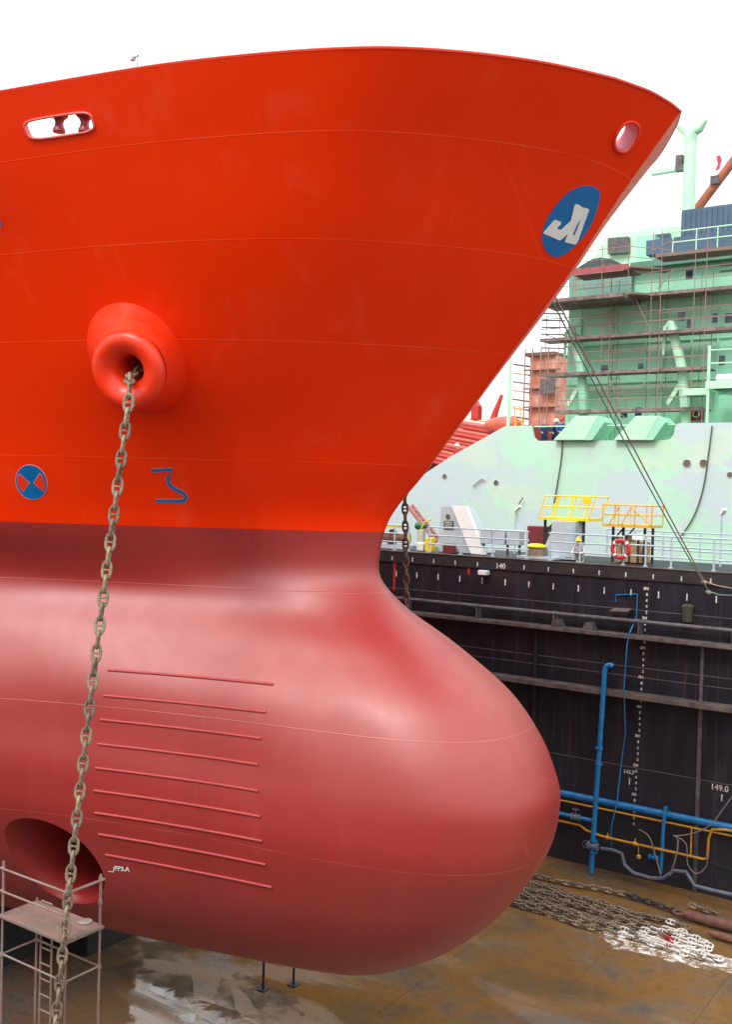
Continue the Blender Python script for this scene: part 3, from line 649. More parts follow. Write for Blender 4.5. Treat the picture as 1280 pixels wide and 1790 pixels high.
# ------ pipes of the dock, each run a thing of its own
def valve(pt,r,m,parent,up=Vector((0,0,1))):
    pt=Vector(pt);b=MB().lathe(pt-Vector((.16,0,0)),(1,0,0),[(r*1.7,0),(r*1.7,.04),(r*1.1,.05),(r*1.5,.16),(r*1.1,.27),(r*1.7,.28),(r*1.7,.32)],12,True,True).tube([pt,pt+up*.28],.025,8)
    v_=b.build('valve',m,parent,smooth=True);MB().tube([pt+up*.28+Vector((math.cos(a)*.11,0 if up.z<.5 else math.sin(a)*.11,math.sin(a)*.11 if up.z<.5 else 0)) for a in [2*math.pi*k/14 for k in range(14)]],.014,6,closed=True).build('hand_wheel',m,v_,smooth=True)
YP=YW-.30
pt=thing('water_main',(-13,YP,0),'thick bright blue pipe running the length of the black wall','pipe')
MB().tube([(-130,YP,2.42),(-20,YP,2.42),(-8,YP,2.42),(60,YP,2.42)],.115,14).build('pipe_run',M_BPIPE,pt,smooth=True)
for x in (-19.5,-16.1,-10.9,-6.5):MB().lathe((x,YP,2.42),(1,0,0),[(.125,0),(.125,.05)],14,True,True).box((x-.03,YP,2.3),(x+.08,YW,2.36)).build('pipe_clamp',M_BPIPE,pt)
x0,x1=-12.68,-13.0
pt=thing('riser_pipe',(x1,YP-.16,0),'tall upright blue pipe with a hooked top on the black wall','pipe')
xr=-12.72;rp=[(xr+.02*0-.28,YP-.2,.05),(xr-.26,YP-.2,.9),(xr-.2,YP-.2,2.4),(xr-.08,YP-.2,5.4),(xr-.03,YP-.2,6.9),(xr+.0,YP-.2,7.06),(xr+.07,YP-.2,7.14),(xr+.18,YP-.18,7.17),(xr+.24,YP-.1,7.12)]
rp=[(x-.0,YW-.72 if z>0 else y,z) for x,y,z in rp]
MB().tube(rp,.085,12).build('pipe_run',M_BPIPE,pt,smooth=True)
for z in (4.3,3.75,1.15,.75):MB().lathe((xr-.13-(.09 if z<2 else 0),YW-.72,z),(0,0,1),[(.13,0),(.13,.05)],12,True,True).build('flange',M_BPIPE,pt,smooth=True)
valve((xr-.24,YW-.72,.98),.09,M_GPIPE,pt,Vector((-1,0,0)))
# blue branch left of riser with a valve
pt=thing('branch_pipe',(-14.5,YP,0),'short blue branch pipe with valve beside the bulb','pipe')
MB().tube([(-20,YP-.1,1.72),(-13.1,YP-.1,1.72)],.07,10).build('pipe_run',M_BPIPE,pt,smooth=True);valve((-13.75,YP-.1,1.72),.075,M_GPIPE,pt)
# small drop pipe on the right
p=wp(1172,1410);pt=thing('drop_pipe',(p.x,YP-.1,.4),'short upright blue pipe hooked over the blue main, with a low valve','pipe')
MB().tube([(p.x,YP,2.5),(p.x,YP-.1,2.68),(p.x-.0,YP-.2,2.66),(p.x-.01,YP-.24,2.4),(p.x-.06,YP-.24,.55)],.06,10).build('pipe_run',M_BPIPE,pt,smooth=True);valve((p.x-.3,YP-.24,1.0),.06,M_BPIPE,pt)
MB().tube([(p.x-.5,YP-.24,1.0),(p.x-.06,YP-.24,1.0)],.045,8).build('side_stub',M_BPIPE,pt,smooth=True)
# thin blue conduit
ct=[wp(1078,1052),wp(1078,1040),wp(1116,1038),wp(1115,1060),wp(1108,1130),wp(1104,1200),wp(1095,1280),wp(1087,1340),wp(1089,1395),wp(1079,1440),wp(1075,1475)]
yc=[.05,.05,.05,.05,.6,.68,.05,.05,.5,.5,.3];ct=[Vector((q.x,YW-y,q.z)) for q,y in zip(ct,yc)]
ct[3].z=8.75;ct.insert(4,Vector((ct[3].x-.01,YW-.62,8.3)));ct[5].z=7.9;
tag(MB().tube(ct,.022,6).build('cable_conduit',M_BPIPE,None,smooth=True),'thin blue conduit with a square bend running down the black wall','conduit')
# yellow gas pipes
pt=thing('gas_pipe',(-11,YP,0),'thin yellow pipe directly below the thick blue pipe','pipe')
MB().tube([(-30,YP-.12,2.2),(-8.2,YP-.12,2.2),(8,YP-.12,2.2)],.032,8).build('pipe_run',M_YPIPE,pt,smooth=True)
pt=thing('gas_pipe',(-11,YP-.1,0),'lower yellow pipe with brass valves and an upright end by the floor','pipe')
q=wp(1220,1483);z_=1.45
MB().tube([(-20,YP-.1,1.47),(-13.6,YP-.1,1.47),(-13.3,YP-.25,1.40),(-12.6,YP-.5,1.40),(-10.6,YP-.3,1.33),(-9.35,YP-.2,1.30),(-9.22,YP-.2,1.35),(-9.2,YP-.2,2.0),(-9.1,YP-.2,2.3),(-8.7,YP-.2,2.38),(8,YP-.2,2.38)],.04,8).build('pipe_run',M_YPIPE,pt,smooth=True)
MB().tube([(-9.75,YP-.2,1.3),(-9.75,YP-.2,2.2)],.03,8).build('riser',M_YPIPE,pt,smooth=True)
for x in (-12.45,-11.5):MB().lathe((x-.1,YP-.45,1.38),(1,0,0),[(.03,0),(.075,.05),(.075,.12),(.03,.2)],10,True,True).tube([(x,YP-.45,1.38),(x,YP-.45,1.55)],.02,6).build('valve',M_YPIPE,pt,smooth=True)
MB().lathe((-11.35,YP-.5,1.0),(0,0,1),[(.02,-.07),(.07,-.04),(.07,.04),(.02,.07)],10).tube([(-11.35,YP-.5,1.0),(-11.4,YP-.45,1.4)],.012,5).build('brass_fitting',M_YPIPE,pt,smooth=True)
# grey-blue pipe that snakes to the floor
pl=[(1052,1483),(1072,1486),(1088,1492),(1093,1512),(1108,1526),(1140,1535),(1160,1535),(1180,1522),(1200,1524),(1215,1548),(1245,1556),(1290,1566)]
gp=[]
for i,(a_,b_) in enumerate(pl):
    Y_=YW-.45-.04*i;q=at(a_,b_,Y=Y_);gp.append(Vector((q.x,Y_,max(q.z,.07))))
gp+=[Vector((4,YW-.9,.1))]
tag(MB().tube(gp,.06,8).build('drain_pipe',M_GPIPE,None,smooth=True),'grey-blue bent pipe lying along the foot of the black wall','pipe')
def hose(name,pts,r,m,label,cat='hose'):
    P=[at(a_,b_,Y=Y_) for a_,b_,Y_ in pts];P=[Vector((p.x,p.y,max(p.z,r))) for p in P];out=[]
    for i in range(len(P)-1):
        p0_,p1_,p2_,p3_=P[max(i-1,0)],P[i],P[i+1],P[min(i+2,len(P)-1)]
        for k in range(5):
            t=k/5;out.append(.5*((2*p1_)+(-p0_+p2_)*t+(2*p0_-5*p1_+4*p2_-p3_)*t*t+(-p0_+3*p1_-3*p2_+p3_)*t**3))
    out.append(P[-1]);return tag(MB().tube(out,r,6).build(name,m,None,smooth=True),label,cat)
hose('rubber_hose',[(1118,1450,32.8),(1135,1462,32.7),(1145,1490,32.7),(1156,1530,32.6)],.022,M_HOSE,'pale hose hanging from the lower yellow pipe to the floor, left of the drop pipe')
hose('rubber_hose',[(1180,1462,32.6),(1186,1470,32.5),(1182,1500,32.5),(1172,1530,32.5)],.03,M_HOSE,'thick grey hose hanging just right of the short blue drop pipe')
hose('rubber_hose',[(1178,1460,32.5),(1200,1475,32.5),(1203,1510,32.5),(1218,1527,32.5),(1235,1515,32.5),(1240,1490,32.5)],.02,M_HOSE,'thin looped hose hanging right of the drop pipe')
hose('rubber_hose',[(1290,1380,32.6),(1268,1410,32.6),(1245,1440,32.6),(1215,1456,32.6),(1180,1462,32.6)],.022,M_HOSE,'long hose slanting down across the blue pipe from the right edge')
hose('electric_cable',[(968,1447,33.4),(1020,1460,33.3),(1090,1478,33.3),(1160,1482,33.3),(1280,1520,33.3)],.016,M_BLK,'thin dark cable sagging along the foot of the black wall','cable')
# ---------------------------------------------------------------- chains ranged on the floor
def ranged():
    items=[]
    rows=9
    for r_ in range(rows):
        y0=28.62+.235*r_;x_end=-7.3-.22*r_+random.uniform(-.5,.2);x=-24.;k=0
        pass
        ph=random.uniform(0,6);zlay=.085+(.05 if r_%3==1 else 0.)
        while x<x_end:
            y=y0+.07*math.sin(x*1.1+ph)+.05*math.sin(x*2.7+ph*2)-.03*(x+11)
            items.append((Vector((x,y,zlay+.02*math.sin(x*3+ph))),Vector((1,.05*math.cos(x*1.1+ph)-.03,random.uniform(-.05,.05))),math.pi/4+(math.pi/2)*(k%2)+random.uniform(-.22,.22)));x+=PITCH;k+=1
    return items
its=ranged();vis=[i for i in its if i[0].x>-15.5];rest=[i for i in its if i[0].x<=-15.5]
vis.sort(key=lambda i:i[0].length);near=vis[:100];far=vis[100:]+rest
PILE=thing('ranged_chain',(-12,29.6,0),'rusty chain laid in many close rows on the dock floor, its end splashed white','chain');O=ORG[PILE.name]
def pick(p):
    w_=(p.x+10.2)*1.0+(29.3-p.y)*.5+random.uniform(-.55,.55)
    if p.x>-10.6 and w_>.45 and random.random()<.9:return LKD if random.random()<.07 else LKW
    return LKR
for p,d,rl in near:
    o=bpy.data.objects.new('link',pick(p));COL.objects.link(o);o.parent=PILE;o.matrix_local=frame(p-O,d,rl)
def joined(name,items,root,meshfn,mats_):
    me=bpy.data.meshes.new(name);Vv=[];Ff=[];mi=[];cache={}
    for p,d,rl in items:
        mm=meshfn(p)
        if mm.name not in cache:
            cache[mm.name]=(np.array([v.co for v in mm.vertices]),[tuple(q.vertices) for q in mm.polygons],mm.materials[0])
        v_,f_,mt=cache[mm.name];T=np.array(frame(p-ORG[root.name],d,rl));w_=v_@T[:3,:3].T+T[:3,3];o=len(Vv);Vv+=w_.tolist();Ff+=[tuple(i+o for i in q) for q in f_]
        if mt not in mats_:mats_.append(mt)
        mi+=[mats_.index(mt)]*len(f_)
    me.from_pydata(Vv,[],Ff)
    for m_ in mats_:me.materials.append(m_)
    me.polygons.foreach_set('material_index',mi);me.polygons.foreach_set('use_smooth',[True]*len(mi))
    ob=bpy.data.objects.new(name,me);COL.objects.link(ob);ob.parent=root;return ob
tag(joined('links',far,PILE,pick,[]),kind='stuff')
# single chain leading to the anchor shank
pp=[at(890,1522,Z=.12),at(940,1531,Z=.12),at(1000,1545,Z=.12),at(1050,1553,Z=.12),at(1090,1562,Z=.12),at(1130,1574,Z=.12),at(1170,1588,Z=.12),at(1195,1597,Z=.12)]
pts=walk([pp[0]-Vector((8,.3,0))]+pp,PITCH);SC=thing('single_chain',pp[3],'single chain with a tarred black stretch between the wall and the chain rows','chain');O=ORG[SC.name]
for k,(p,d) in enumerate(pts):
    px,py=proj(np.array(p));me_=LKK if 1090<px<1190 else LKR
    o=bpy.data.objects.new('link',me_);COL.objects.link(o);o.parent=SC;o.matrix_local=frame(p-O,d,math.pi/4+(math.pi/2)*(k%2)+random.uniform(-.3,.3))
a_=at(1196,1597,Z=.2);b_=at(1300,1625,Z=.2)
t_=thing('anchor_shank',(a_.x,a_.y,0),'thick rusty red bar on the floor at the end of the single chain','steel bar')
MB().tube([a_,a_+(b_-a_)*.12,a_+(b_-a_)*.5,b_,b_+(b_-a_)],.16,12,rs=[.08,.13,.16,.16,.16]).build('shank',M_RUST,t_,smooth=True)
MB().tube([a_+Vector((-.15+.16*math.cos(q),.16*math.sin(q),0)) for q in [2*math.pi*k/12 for k in range(12)]],.045,8,closed=True).build('shackle',M_RUST,t_,smooth=True)
a_=at(1240,1630,Z=.15);b_=at(1310,1650,Z=.15)
t_=thing('anchor_shank',(a_.x,a_.y,0),'dark rusty bar nearer the white splashed chain ends at the right edge','steel bar')
MB().tube([a_,a_+(b_-a_)*.2,b_,b_+(b_-a_)],.12,12,rs=[.06,.10,.12,.12]).build('shank',M_RUST,t_,smooth=True)
a_=at(1212,1583,Z=.12);b_=at(1255,1597,Z=.12);pts=walk([a_,b_],PITCH);t_=thing('chain_piece',a_,'short loose piece of rusty chain beside the thick red bar','chain')
for k,(p,d) in enumerate(pts):
    o=bpy.data.objects.new('link',LKR);COL.objects.link(o);o.parent=t_;o.matrix_local=frame(p-ORG[t_.name],d+Vector((0,random.uniform(-.4,.4),0)),math.pi/4+(math.pi/2)*(k%2))
# spilled white paint on the floor around the ends
def splash(name,c,rx,ry,z,m,seed,label,n_=70,rot=0.,jag=1.):
    rnd=random.Random(seed);P=[];ph=[rnd.uniform(0,6.28) for _ in range(6)]
    for k in range(n_):
        a=2*math.pi*k/n_;r_=1+.16*math.sin(3*a+ph[0])+.12*jag*math.sin(7*a+ph[1])+.1*jag*math.sin(13*a+ph[2])+.07*jag*math.sin(23*a+ph[3])
        x,y=rx*r_*math.cos(a),ry*r_*math.sin(a);P.append((c[0]+x*math.cos(rot)-y*math.sin(rot),c[1]+x*math.sin(rot)+y*math.cos(rot)))
    b=MB();b.add([(x,y,z) for x,y in P]+[(c[0],c[1],z)],[(k,(k+1)%n_,n_) for k in range(n_)]);return tag(b.build(name,m),label,'paint')
def splash_mat():
    m=bpy.data.materials.new('spilled_white_paint');m.use_nodes=True;t=m.node_tree;b=t.nodes['Principled BSDF'];g=nd(t,'ShaderNodeNewGeometry');ob=g.outputs['Position']
    tr=nd(t,'ShaderNodeBsdfTransparent');mxs=nd(t,'ShaderNodeMixShader');f=ramp(t,noise(t,ob,2.6,9,.8,.5),(.45,0.),(.56,1.))
    t.links.new(ramp(t,noise(t,ob,6,5,.6),(.40,(.45,.34,.25)),(.58,(.85,.82,.79))),b.inputs['Base Color']);b.inputs['Roughness'].default_value=.4
    t.links.new(f,mxs.inputs[0]);t.links.new(tr.outputs[0],mxs.inputs[1]);t.links.new(b.outputs[0],mxs.inputs[2]);t.links.new(mxs.outputs[0],t.nodes['Material Output'].inputs[0]);return m
splash('paint_splash',(-9.0,28.75),2.3,.75,.006,splash_mat(),3,'spilled whitish paint on the brown floor around the chain ends')
def puddle_mat():
    m=bpy.data.materials.new('puddle_water');m.use_nodes=True;t=m.node_tree;b=t.nodes['Principled BSDF'];g=nd(t,'ShaderNodeNewGeometry');ob=g.outputs['Position']
    b.inputs['Base Color'].default_value=(.14,.11,.08,1);b.inputs['Roughness'].default_value=.03;b.inputs['IOR'].default_value=1.9
    bp=nd(t,'ShaderNodeBump');bp.inputs['Strength'].default_value=.5;bp.inputs['Distance'].default_value=1
    mp=nd(t,'ShaderNodeMapping');mp.inputs['Scale'].default_value=(1,.5,1);mp.inputs['Rotation'].default_value=(0,0,.7);t.links.new(ob,mp.inputs[0])
    t.links.new(math_(t,'MULTIPLY',noise(t,mp.outputs[0],1.5,2,.4,.4),.009),bp.inputs['Height']);t.links.new(bp.outputs[0],b.inputs['Normal'])
    tr=nd(t,'ShaderNodeBsdfTransparent');mxs=nd(t,'ShaderNodeMixShader');f=ramp(t,noise(t,ob,.9,6,.55,.2),(.42,0.),(.62,1.))
    t.links.new(f,mxs.inputs[0]);t.links.new(tr.outputs[0],mxs.inputs[1]);t.links.new(b.outputs[0],mxs.inputs[2]);t.links.new(mxs.outputs[0],t.nodes['Material Output'].inputs[0]);return m
PM=puddle_mat()
for k,(px,py,rx,ry,ro) in enumerate(((222,1668,2.0,.9,.5),(262,1706,1.3,.6,-.3),(318,1738,1.5,.35,-.75),(395,1772,1.6,.3,-.75),(470,1745,1.4,.5,-.3),(1010,1500,0,0,0))):
    if rx:
        q=at(px,py,Z=0);o=splash('puddle',(q.x,q.y),rx,ry,.004+.0006*k,PM,20+k,'x',rot=ro,jag=.25);del o['label'];del o['category'];o['kind']='structure'
# ---------------------------------------------------------------- keel blocks and shoring posts below the ship
for k,(x,y,hw) in enumerate(((-22.4,19.3,.9),(-24.8,19.3,.9),(-27.2,19.3,.9),(-23.2,CY,1.1),(-25.2,CY,1.1),(-27.2,CY,1.1))):
    bk='side block under the port bilge' if k<3 else 'keel block on the centreline'
    t_=thing('dock_block',(x,y,0),'dark '+bk+' below the red hull, behind the scaffold tower','dock block','side blocks under the ship' if k<3 else 'keel blocks under the ship')
    MB().box((x-.45*(2 if k<3 else 1),y-hw,0),(x+.45*(2 if k<3 else 1),y+hw,1.6)).build('concrete_base',mat('shade_dark_concrete',(.03,.03,.034),.9,ns=2,bump=.3),t_,bevel=.03)  # concrete and timber darkened: shadow under the hull is put into their colours
    MB().box((x-.4*(2 if k<3 else 1),y-hw+.1,1.603),(x+.4*(2 if k<3 else 1),y+hw-.1,2.88)).build('timber_cap',mat('shade_dark_timber',(.04,.03,.028),.8,ns=3,bump=.3),t_,bevel=.02)
for (px,py0,py1),lb in (((460,1695,1728),'left of the two thin posts under the bulb'),((513,1702,1720),'right of the two thin posts under the bulb')):
    p=at(px,py1+2,Z=0.);t_=thing('depth_staff',(p.x,p.y,0),'thin dark staff, '+lb,'post')
    MB().tube([(p.x,p.y,0),(p.x,p.y,1.3)],.032,8).build('pole',M_BLK,t_,smooth=True);MB().box((p.x-.12,p.y-.12,0),(p.x+.12,p.y+.12,.03)).build('foot_plate',M_BLK,t_)
# ---------------------------------------------------------------- scaffold tower at the thruster
YA,YB=11.0,11.72
xl=at(4,1600,Y=YA).x;xr_=at(115,1600,Y=YA).x;xb=xr_
zp=at(115,1643,Y=YA).z;zr1=at(115,1600,Y=YA).z;zr2=at(115,1558,Y=YA).z;zlow=at(115,1718,Y=YA).z
ST=thing('scaffold_tower',((xl+xr_)/2,(YA+YB)/2,0),'low tube scaffold tower with a worn plank platform by the thruster opening','scaffold')
posts=[(xl,YA,at(4,1505,Y=YA).z),(xr_,YA,at(115,1545,Y=YA).z),(xl,YB,at(60,1568,Y=YB).z),(xr_,YB,at(172,1527,Y=YB).z)]
for x,y,z in posts:
    po=MB().tube([(x,y,0),(x,y,z)],.022,10).build('post',M_SCAF2,ST,smooth=True)
    for zz in (zlow,zp-.03,zr1,zr2):
        if zz<z:MB().lathe((x,y,zz-.05),(0,0,1),[(.034,0),(.038,.03),(.034,.08)],10,True,True).build('coupler',M_SCAF2,po,smooth=True)
for zz in (zr1,zr2):
    MB().tube([(xl-.1,YA-.03,zz),(xr_+.05,YA-.03,zz)],.019,8).build('guard_rail',M_SCAF2,ST,smooth=True)
MB().tube([(xr_+.03,YA-.08,zr2-.02),(xr_+.03,YB+.05,zr2-.02)],.024,8).build('guard_rail',M_SCAF2,ST,smooth=True)
for zz in (zlow,zlow-1.9):
    for s_ in (((xl,YA,zz),(xr_,YA,zz)),((xl,YB,zz),(xr_,YB,zz)),((xl,YA,zz),(xl,YB,zz)),((xr_,YA,zz),(xr_,YB,zz))):
        MB().tube(s_,.018,8).build('ledger',M_SCAF2,ST,smooth=True)
MB().box((xl-.05,YA-.06,zp-.06),(xr_+.06,YA+.21,zp-.01)).box((xl-.05,YA+.22,zp-.06),(xr_+.06,YA+.49,zp-.008)).box((xl-.05,YA+.50,zp-.06),(xr_+.06,YB+.05,zp-.012)).build('plank_platform',M_PLANK2,ST,bevel=.006)
for k in range(9):MB().tube([(xl+.12,YB,zlow-1.5+k*.28),(xl+.42,YB,zlow-1.5+k*.28)],.014,6).build('ladder_rung',M_SCAF2,ST,smooth=True)
MB().tube([(xl+.42,YB,.0),(xl+.42,YB,zp-.1)],.018,6).build('ladder_rail',M_SCAF2,ST,smooth=True);MB().tube([(xl+.12,YB,.0),(xl+.12,YB,zp-.1)],.018,6).build('ladder_rail',M_SCAF2,ST,smooth=True)
p=at(148,1608,Z=zp+.03);tag(MB().lathe((p.x,p.y,zp-.007),(0,0,1),[(.12,0),(.13,.015),(.11,.025)],20,True,True).build('scrap_plate',mat('scuffed_alloy',(.30,.27,.24),.5,ns=8),None,smooth=True),'scuffed pale round plate lying at the end of the scaffold planks','plate')
# ---------------------------------------------------------------- deck of the far dock wall
ZD=10.43
def D(px,py,Y):return at(px,py,Y=Y)
def railing(x0,x1,Y,label,px_posts,h=.98,mids=(.34,.68),r=.028,drop=None):
    t_=thing('guard_railing',((x0+x1)/2,Y,ZD+.03),label,'railing')
    for x in px_posts:MB().tube([(x,Y,ZD+.03),(x,Y,ZD+.03+h)],r*1.25,8).box((x-.07,Y-.05,ZD+.03),(x+.07,Y+.05,ZD+.06)).build('post',M_RAIL,t_,smooth=True)
    for z in mids+(1,):
        MB().tube([(x0,Y,ZD+.03+h*z),(x1,Y,ZD+.03+h*z)],r,8).build('rail',M_RAIL,t_,smooth=True)
    return t_
Xp=lambda px,Y=33.7:at(px,950,Y=Y).x
railing(Xp(748),Xp(925),33.7,'pale grey railing along the wall edge in front of the slanted grey housing',[Xp(q) for q in (750,806,862,922)])
railing(Xp(960),Xp(1092),33.7,'pale grey railing along the wall edge beside the small grey cabin and life ring',[Xp(q) for q in (963,1015,1091)],h=.98)
railing(Xp(1092)+.02,6,33.7,'long pale grey railing along the wall edge right of the life ring',[Xp(q) for q in (1130,1175,1250,1330,1410)]+[0,3,6],h=1.05)
railing(Xp(1060,38.5),8,38.5,'second pale grey railing on the far edge of the dock wall, right half',[Xp(q,38.5) for q in (1062,1110,1160,1225,1290,1360)]+[3,6],h=1.05)
railing(-30,Xp(715),33.7,'pale grey railing at the far end of the wall, left of the hanging rusty chain',[Xp(q) for q in (690,715)]+[-24,-27,-30])
def boxthing(name,a,b,m,label,cat,bevel=.02):
    x0,x1=sorted((a[0],b[0]));t_=thing(name,((x0+x1)/2,(a[1]+b[1])/2,min(a[2],b[2])),label,cat);MB().box((x0,a[1],min(a[2],b[2])),(x1,b[1],max(a[2],b[2]))).build('body',m,t_,bevel=bevel);return t_
# slanted grey housing with white chute
Y1=35.2;c=lambda px,py,Y=Y1:(at(px,py or 950,Y=Y).x,at(px,py or 950,Y=Y).z)
t_=thing('winch_house',(c(800,960)[0],Y1,ZD),'slanted grey housing with round window, green notice and white sloping panel','deck house')
MB().prism([(c(765,970)[0],ZD),c(772,886),c(795,886),(c(833,970)[0],ZD)],Y1,Y1+1.6).build('housing',M_GREY,t_)
MB().prism([c(795,884),c(820,885),(c(852,972)[0],ZD),(c(829,972)[0],ZD)],Y1-.25,Y1-.02).build('sloping_panel',M_WHITE,t_)
q=c(784,903);MB().lathe((q[0],Y1-.02,q[1]),(0,-1,0),[(.1,0),(.1,.02),(.07,.025)],16,False,True).build('round_window',M_DPIPE,t_,smooth=True)
q=c(785,918);sg=MB().box((q[0]-.22,Y1-.03,q[1]-.17),(q[0]+.22,Y1-.004,q[1]+.17)).build('notice_board',M_DKGREEN,t_)
for k,wd in enumerate((.16,.17,.15,.12)):MB().box((q[0]-wd,Y1-.036,q[1]+.1-.075*k),(q[0]+wd,Y1-.031,q[1]+.13-.075*k)).build('white_line',M_WMARK,sg)
MB().box((c(788,0)[0],Y1-.6,ZD),(c(803,0)[0],Y1-.2,ZD+.35)).build('junction_box',M_MAROON,t_)
# cabinets
t_=thing('control_cabinets',(c(865,950)[0],35.0,ZD),'row of three pale grey switch cabinets on legs behind the railing','cabinet')
for a_,b_ in ((843,864),(865,887),(889,912)):
    MB().box((c(a_,0)[0]+.02,35,ZD+.42),(c(b_,0)[0]-.02,35.5,ZD+.98)).build('cabinet_door',M_GREY,t_,bevel=.015)
for px in (845,887,908):MB().box((c(px,0)[0]-.03,35.2,ZD),(c(px,0)[0]+.03,35.3,ZD+.42)).build('leg',M_DPIPE,t_)
boxthing('fire_locker',(c(905,0)[0],36,ZD),(c(940,0)[0],36.6,ZD+1.15),M_MAROON,'maroon locker between the grey switch cabinets and the capstan','locker')
# capstan
x=c(946,0)[0];t_=thing('capstan',(x,34.8,ZD),'brown rope-wound capstan with a flat bright yellow top','capstan')
MB().lathe((x,34.8,ZD),(0,0,1),[(.40,0),(.40,.05),(.34,.1),(.33,.42)],24,True,True).build('drum',mat('wound_rope',(.25,.17,.12),.8,ns=10,bump=.6,bs=40),t_,smooth=True)
MB().lathe((x,34.8,ZD+.42),(0,0,1),[(.38,0),(.38,.05),(.2,.12),(.02,.13)],24,True,True).build('cap',M_YEL,t_,smooth=True);MB().box((x-.6,34.4,ZD),(x+.9,35.2,ZD+.08)).build('base_plate',M_GREY,t_)
# grey cabin + yellow platform above it
x0,x1=c(968,0)[0],c(1008,0)[0];t_=boxthing('pump_cabin',(x0,35.0,ZD),(x1,36.0,ZD+1.42),M_GREY,'small pale grey cabin below the bright yellow basket platform','cabin')
MB().prism([(x0-.5,ZD),(x0-.01,ZD),(x0-.01,ZD+1.1)],35.1,35.9).build('sloping_side',M_GREY,t_);MB().box((x1-.34,34.97,ZD+.1),(x1-.06,34.99,ZD+1.25)).build('door',M_RAIL,t_)
def basket(label,px0,px1,pyf,pyt,Y,m,legs,seed,lean=.25):
    a_=D(px0,pyf,Y);b_=D(px1,pyf,Y);top=D(px0,pyt,Y).z;zf=(a_.z+b_.z)/2;x0,x1=a_.x,b_.x
    t_=thing('access_platform',((x0+x1)/2,Y+.6,ZD),label,'platform')
    MB().box((x0,Y,zf-.10),(x1,Y+1.2,zf)).build('floor_tray',m,t_)
    for y in (Y,Y+1.2):
        for x_,s_ in ((x0,lean),(x1,lean),(x0+(x1-x0)*.33,lean*.7),(x0+(x1-x0)*.66,lean*.7)):
            MB().tube([(x_,y,zf),(x_+s_,y,top)],.028,8).build('upright',m,t_,smooth=True)
        for k in (.5,1.):MB().tube([(x0+lean*k,y,zf+(top-zf)*k),(x1+lean*k,y,zf+(top-zf)*k)],.026,8).build('rail',m,t_,smooth=True)
    for x_ in (x0,x1):MB().tube([(x_+lean,Y,top),(x_+lean,Y+1.2,top)],.026,8).build('rail',m,t_,smooth=True)
    for x_ in legs:MB().box((x_-.04,Y+.2,ZD),(x_+.04,Y+.28,zf-.1)).build('leg',M_BLK,t_)
    for x_ in legs[:2]:MB().bar((x_,Y+.24,zf-.6),(x_+.4,Y+.24,zf-.12),.05).build('brace',M_BLK,t_)
    return t_,x0,x1,zf,top
t_,x0,x1,zf,top=basket('bright yellow basket platform on black legs above the grey cabin',942,1030,905,866,35.3,M_YEL,[c(950,0,35.4)[0],c(966,0)[0],c(1014,0)[0]],1)
for k in range(6):MB().tube([(x0+(x1-x0)*(k+.5)/6,35.3,zf),(x0+(x1-x0)*(k+.5)/6+.25,35.3,top)],.012,5).build('mesh_wire',M_YEL,t_,smooth=True)
q=D(1027,876,35.28);MB().box((q.x-.15,35.24,q.z-.12),(q.x+.15,35.27,q.z+.12)).build('sign_plate',M_YEL,t_)
t_,x0,x1,zf,top=basket('amber yellow frame platform on black legs above the life ring',1054,1140,917,882,35.3,M_OYEL,[c(1066,0)[0],c(1084,0)[0],c(1122,0)[0],c(1136,0)[0]],2,0.)
for a_,b_ in ((.15,.35),(.4,.6),(1.0,.55)):MB().tube([(x0+(x1-x0)*a_,35.27,zf),(x0+(x1-x0)*b_,35.27,top)],.025,6).build('diagonal_bar',M_OYEL,t_,smooth=True)
# life ring
q=D(1086,960,33.62);t_=thing('life_ring',(q.x,33.62,q.z-.36),'red life ring with white bands hung on the pale railing','life ring')
rr=[(q.x+.29*math.cos(a),33.6,q.z+.29*math.sin(a)) for a in [2*math.pi*k/36 for k in range(36)]];MB().tube(rr,.07,10,closed=True).build('ring',mat('ring_red',(.5,.02,.03),.5),t_,smooth=True)
for k in range(4):
    a0_=math.pi/4+k*math.pi/2;MB().tube([(q.x+.29*math.cos(a0_+d),33.6,q.z+.29*math.sin(a0_+d)) for d in (-.12,-.04,.04,.12)],.074,10).build('white_band',M_WHITE,t_,smooth=True)
boxthing('plywood_crate',(c(1070,0)[0],35.6,ZD),(c(1092,0)[0],36.4,ZD+.95),M_TAN,'tan plywood crate standing behind the life ring','crate')
boxthing('plywood_crate',(c(1096,0)[0],35.6,ZD),(c(1118,0)[0],36.4,ZD+.75),M_TAN,'lower tan plywood crate just right of the one behind the life ring','crate')
t_=boxthing('equipment_box',(c(1112,0)[0],34.8,ZD+.85),(c(1130,0)[0],35.1,ZD+1.02),M_WHITE,'small white box lamp on a stand right of the life ring','box');MB().box((c(1121,0)[0]-.03,34.9,ZD),(c(1121,0)[0]+.03,35,ZD+.85)).build('stand',M_BLK,t_)
# left end deck gear
x=c(692,0)[0];t_=thing('mooring_winch',(x,35.3,ZD),'rusty pink and yellow mooring winch beyond the stem, left of the hanging chain','winch')
MB().lathe((x-1.1,35.3,ZD+.42),(1,0,0),[(.36,0),(.36,.06),(.2,.08),(.2,.8),(.36,.82),(.36,.9),(.18,.92),(.18,1.5),(.3,1.52),(.3,1.6)],20,True,True).build('drum',M_RUST,t_,smooth=True)
MB().box((x-1.3,34.9,ZD),(x+.7,35.7,ZD+.15)).build('bed',M_GREY,t_);MB().lathe((x+.42,35.3,ZD+.42),(1,0,0),[(.22,0),(.22,.1)],18,True,True).build('yellow_end',M_YEL,t_);MB().box((x-1.1,35,ZD+.85),(x+.2,35.5,ZD+.95)).build('cover',M_YEL,t_)
x=c(727,0)[0];t_=thing('valve_stand',(x,35.6,ZD),'grey pedestal with dark green head right of the hanging chain','valve')
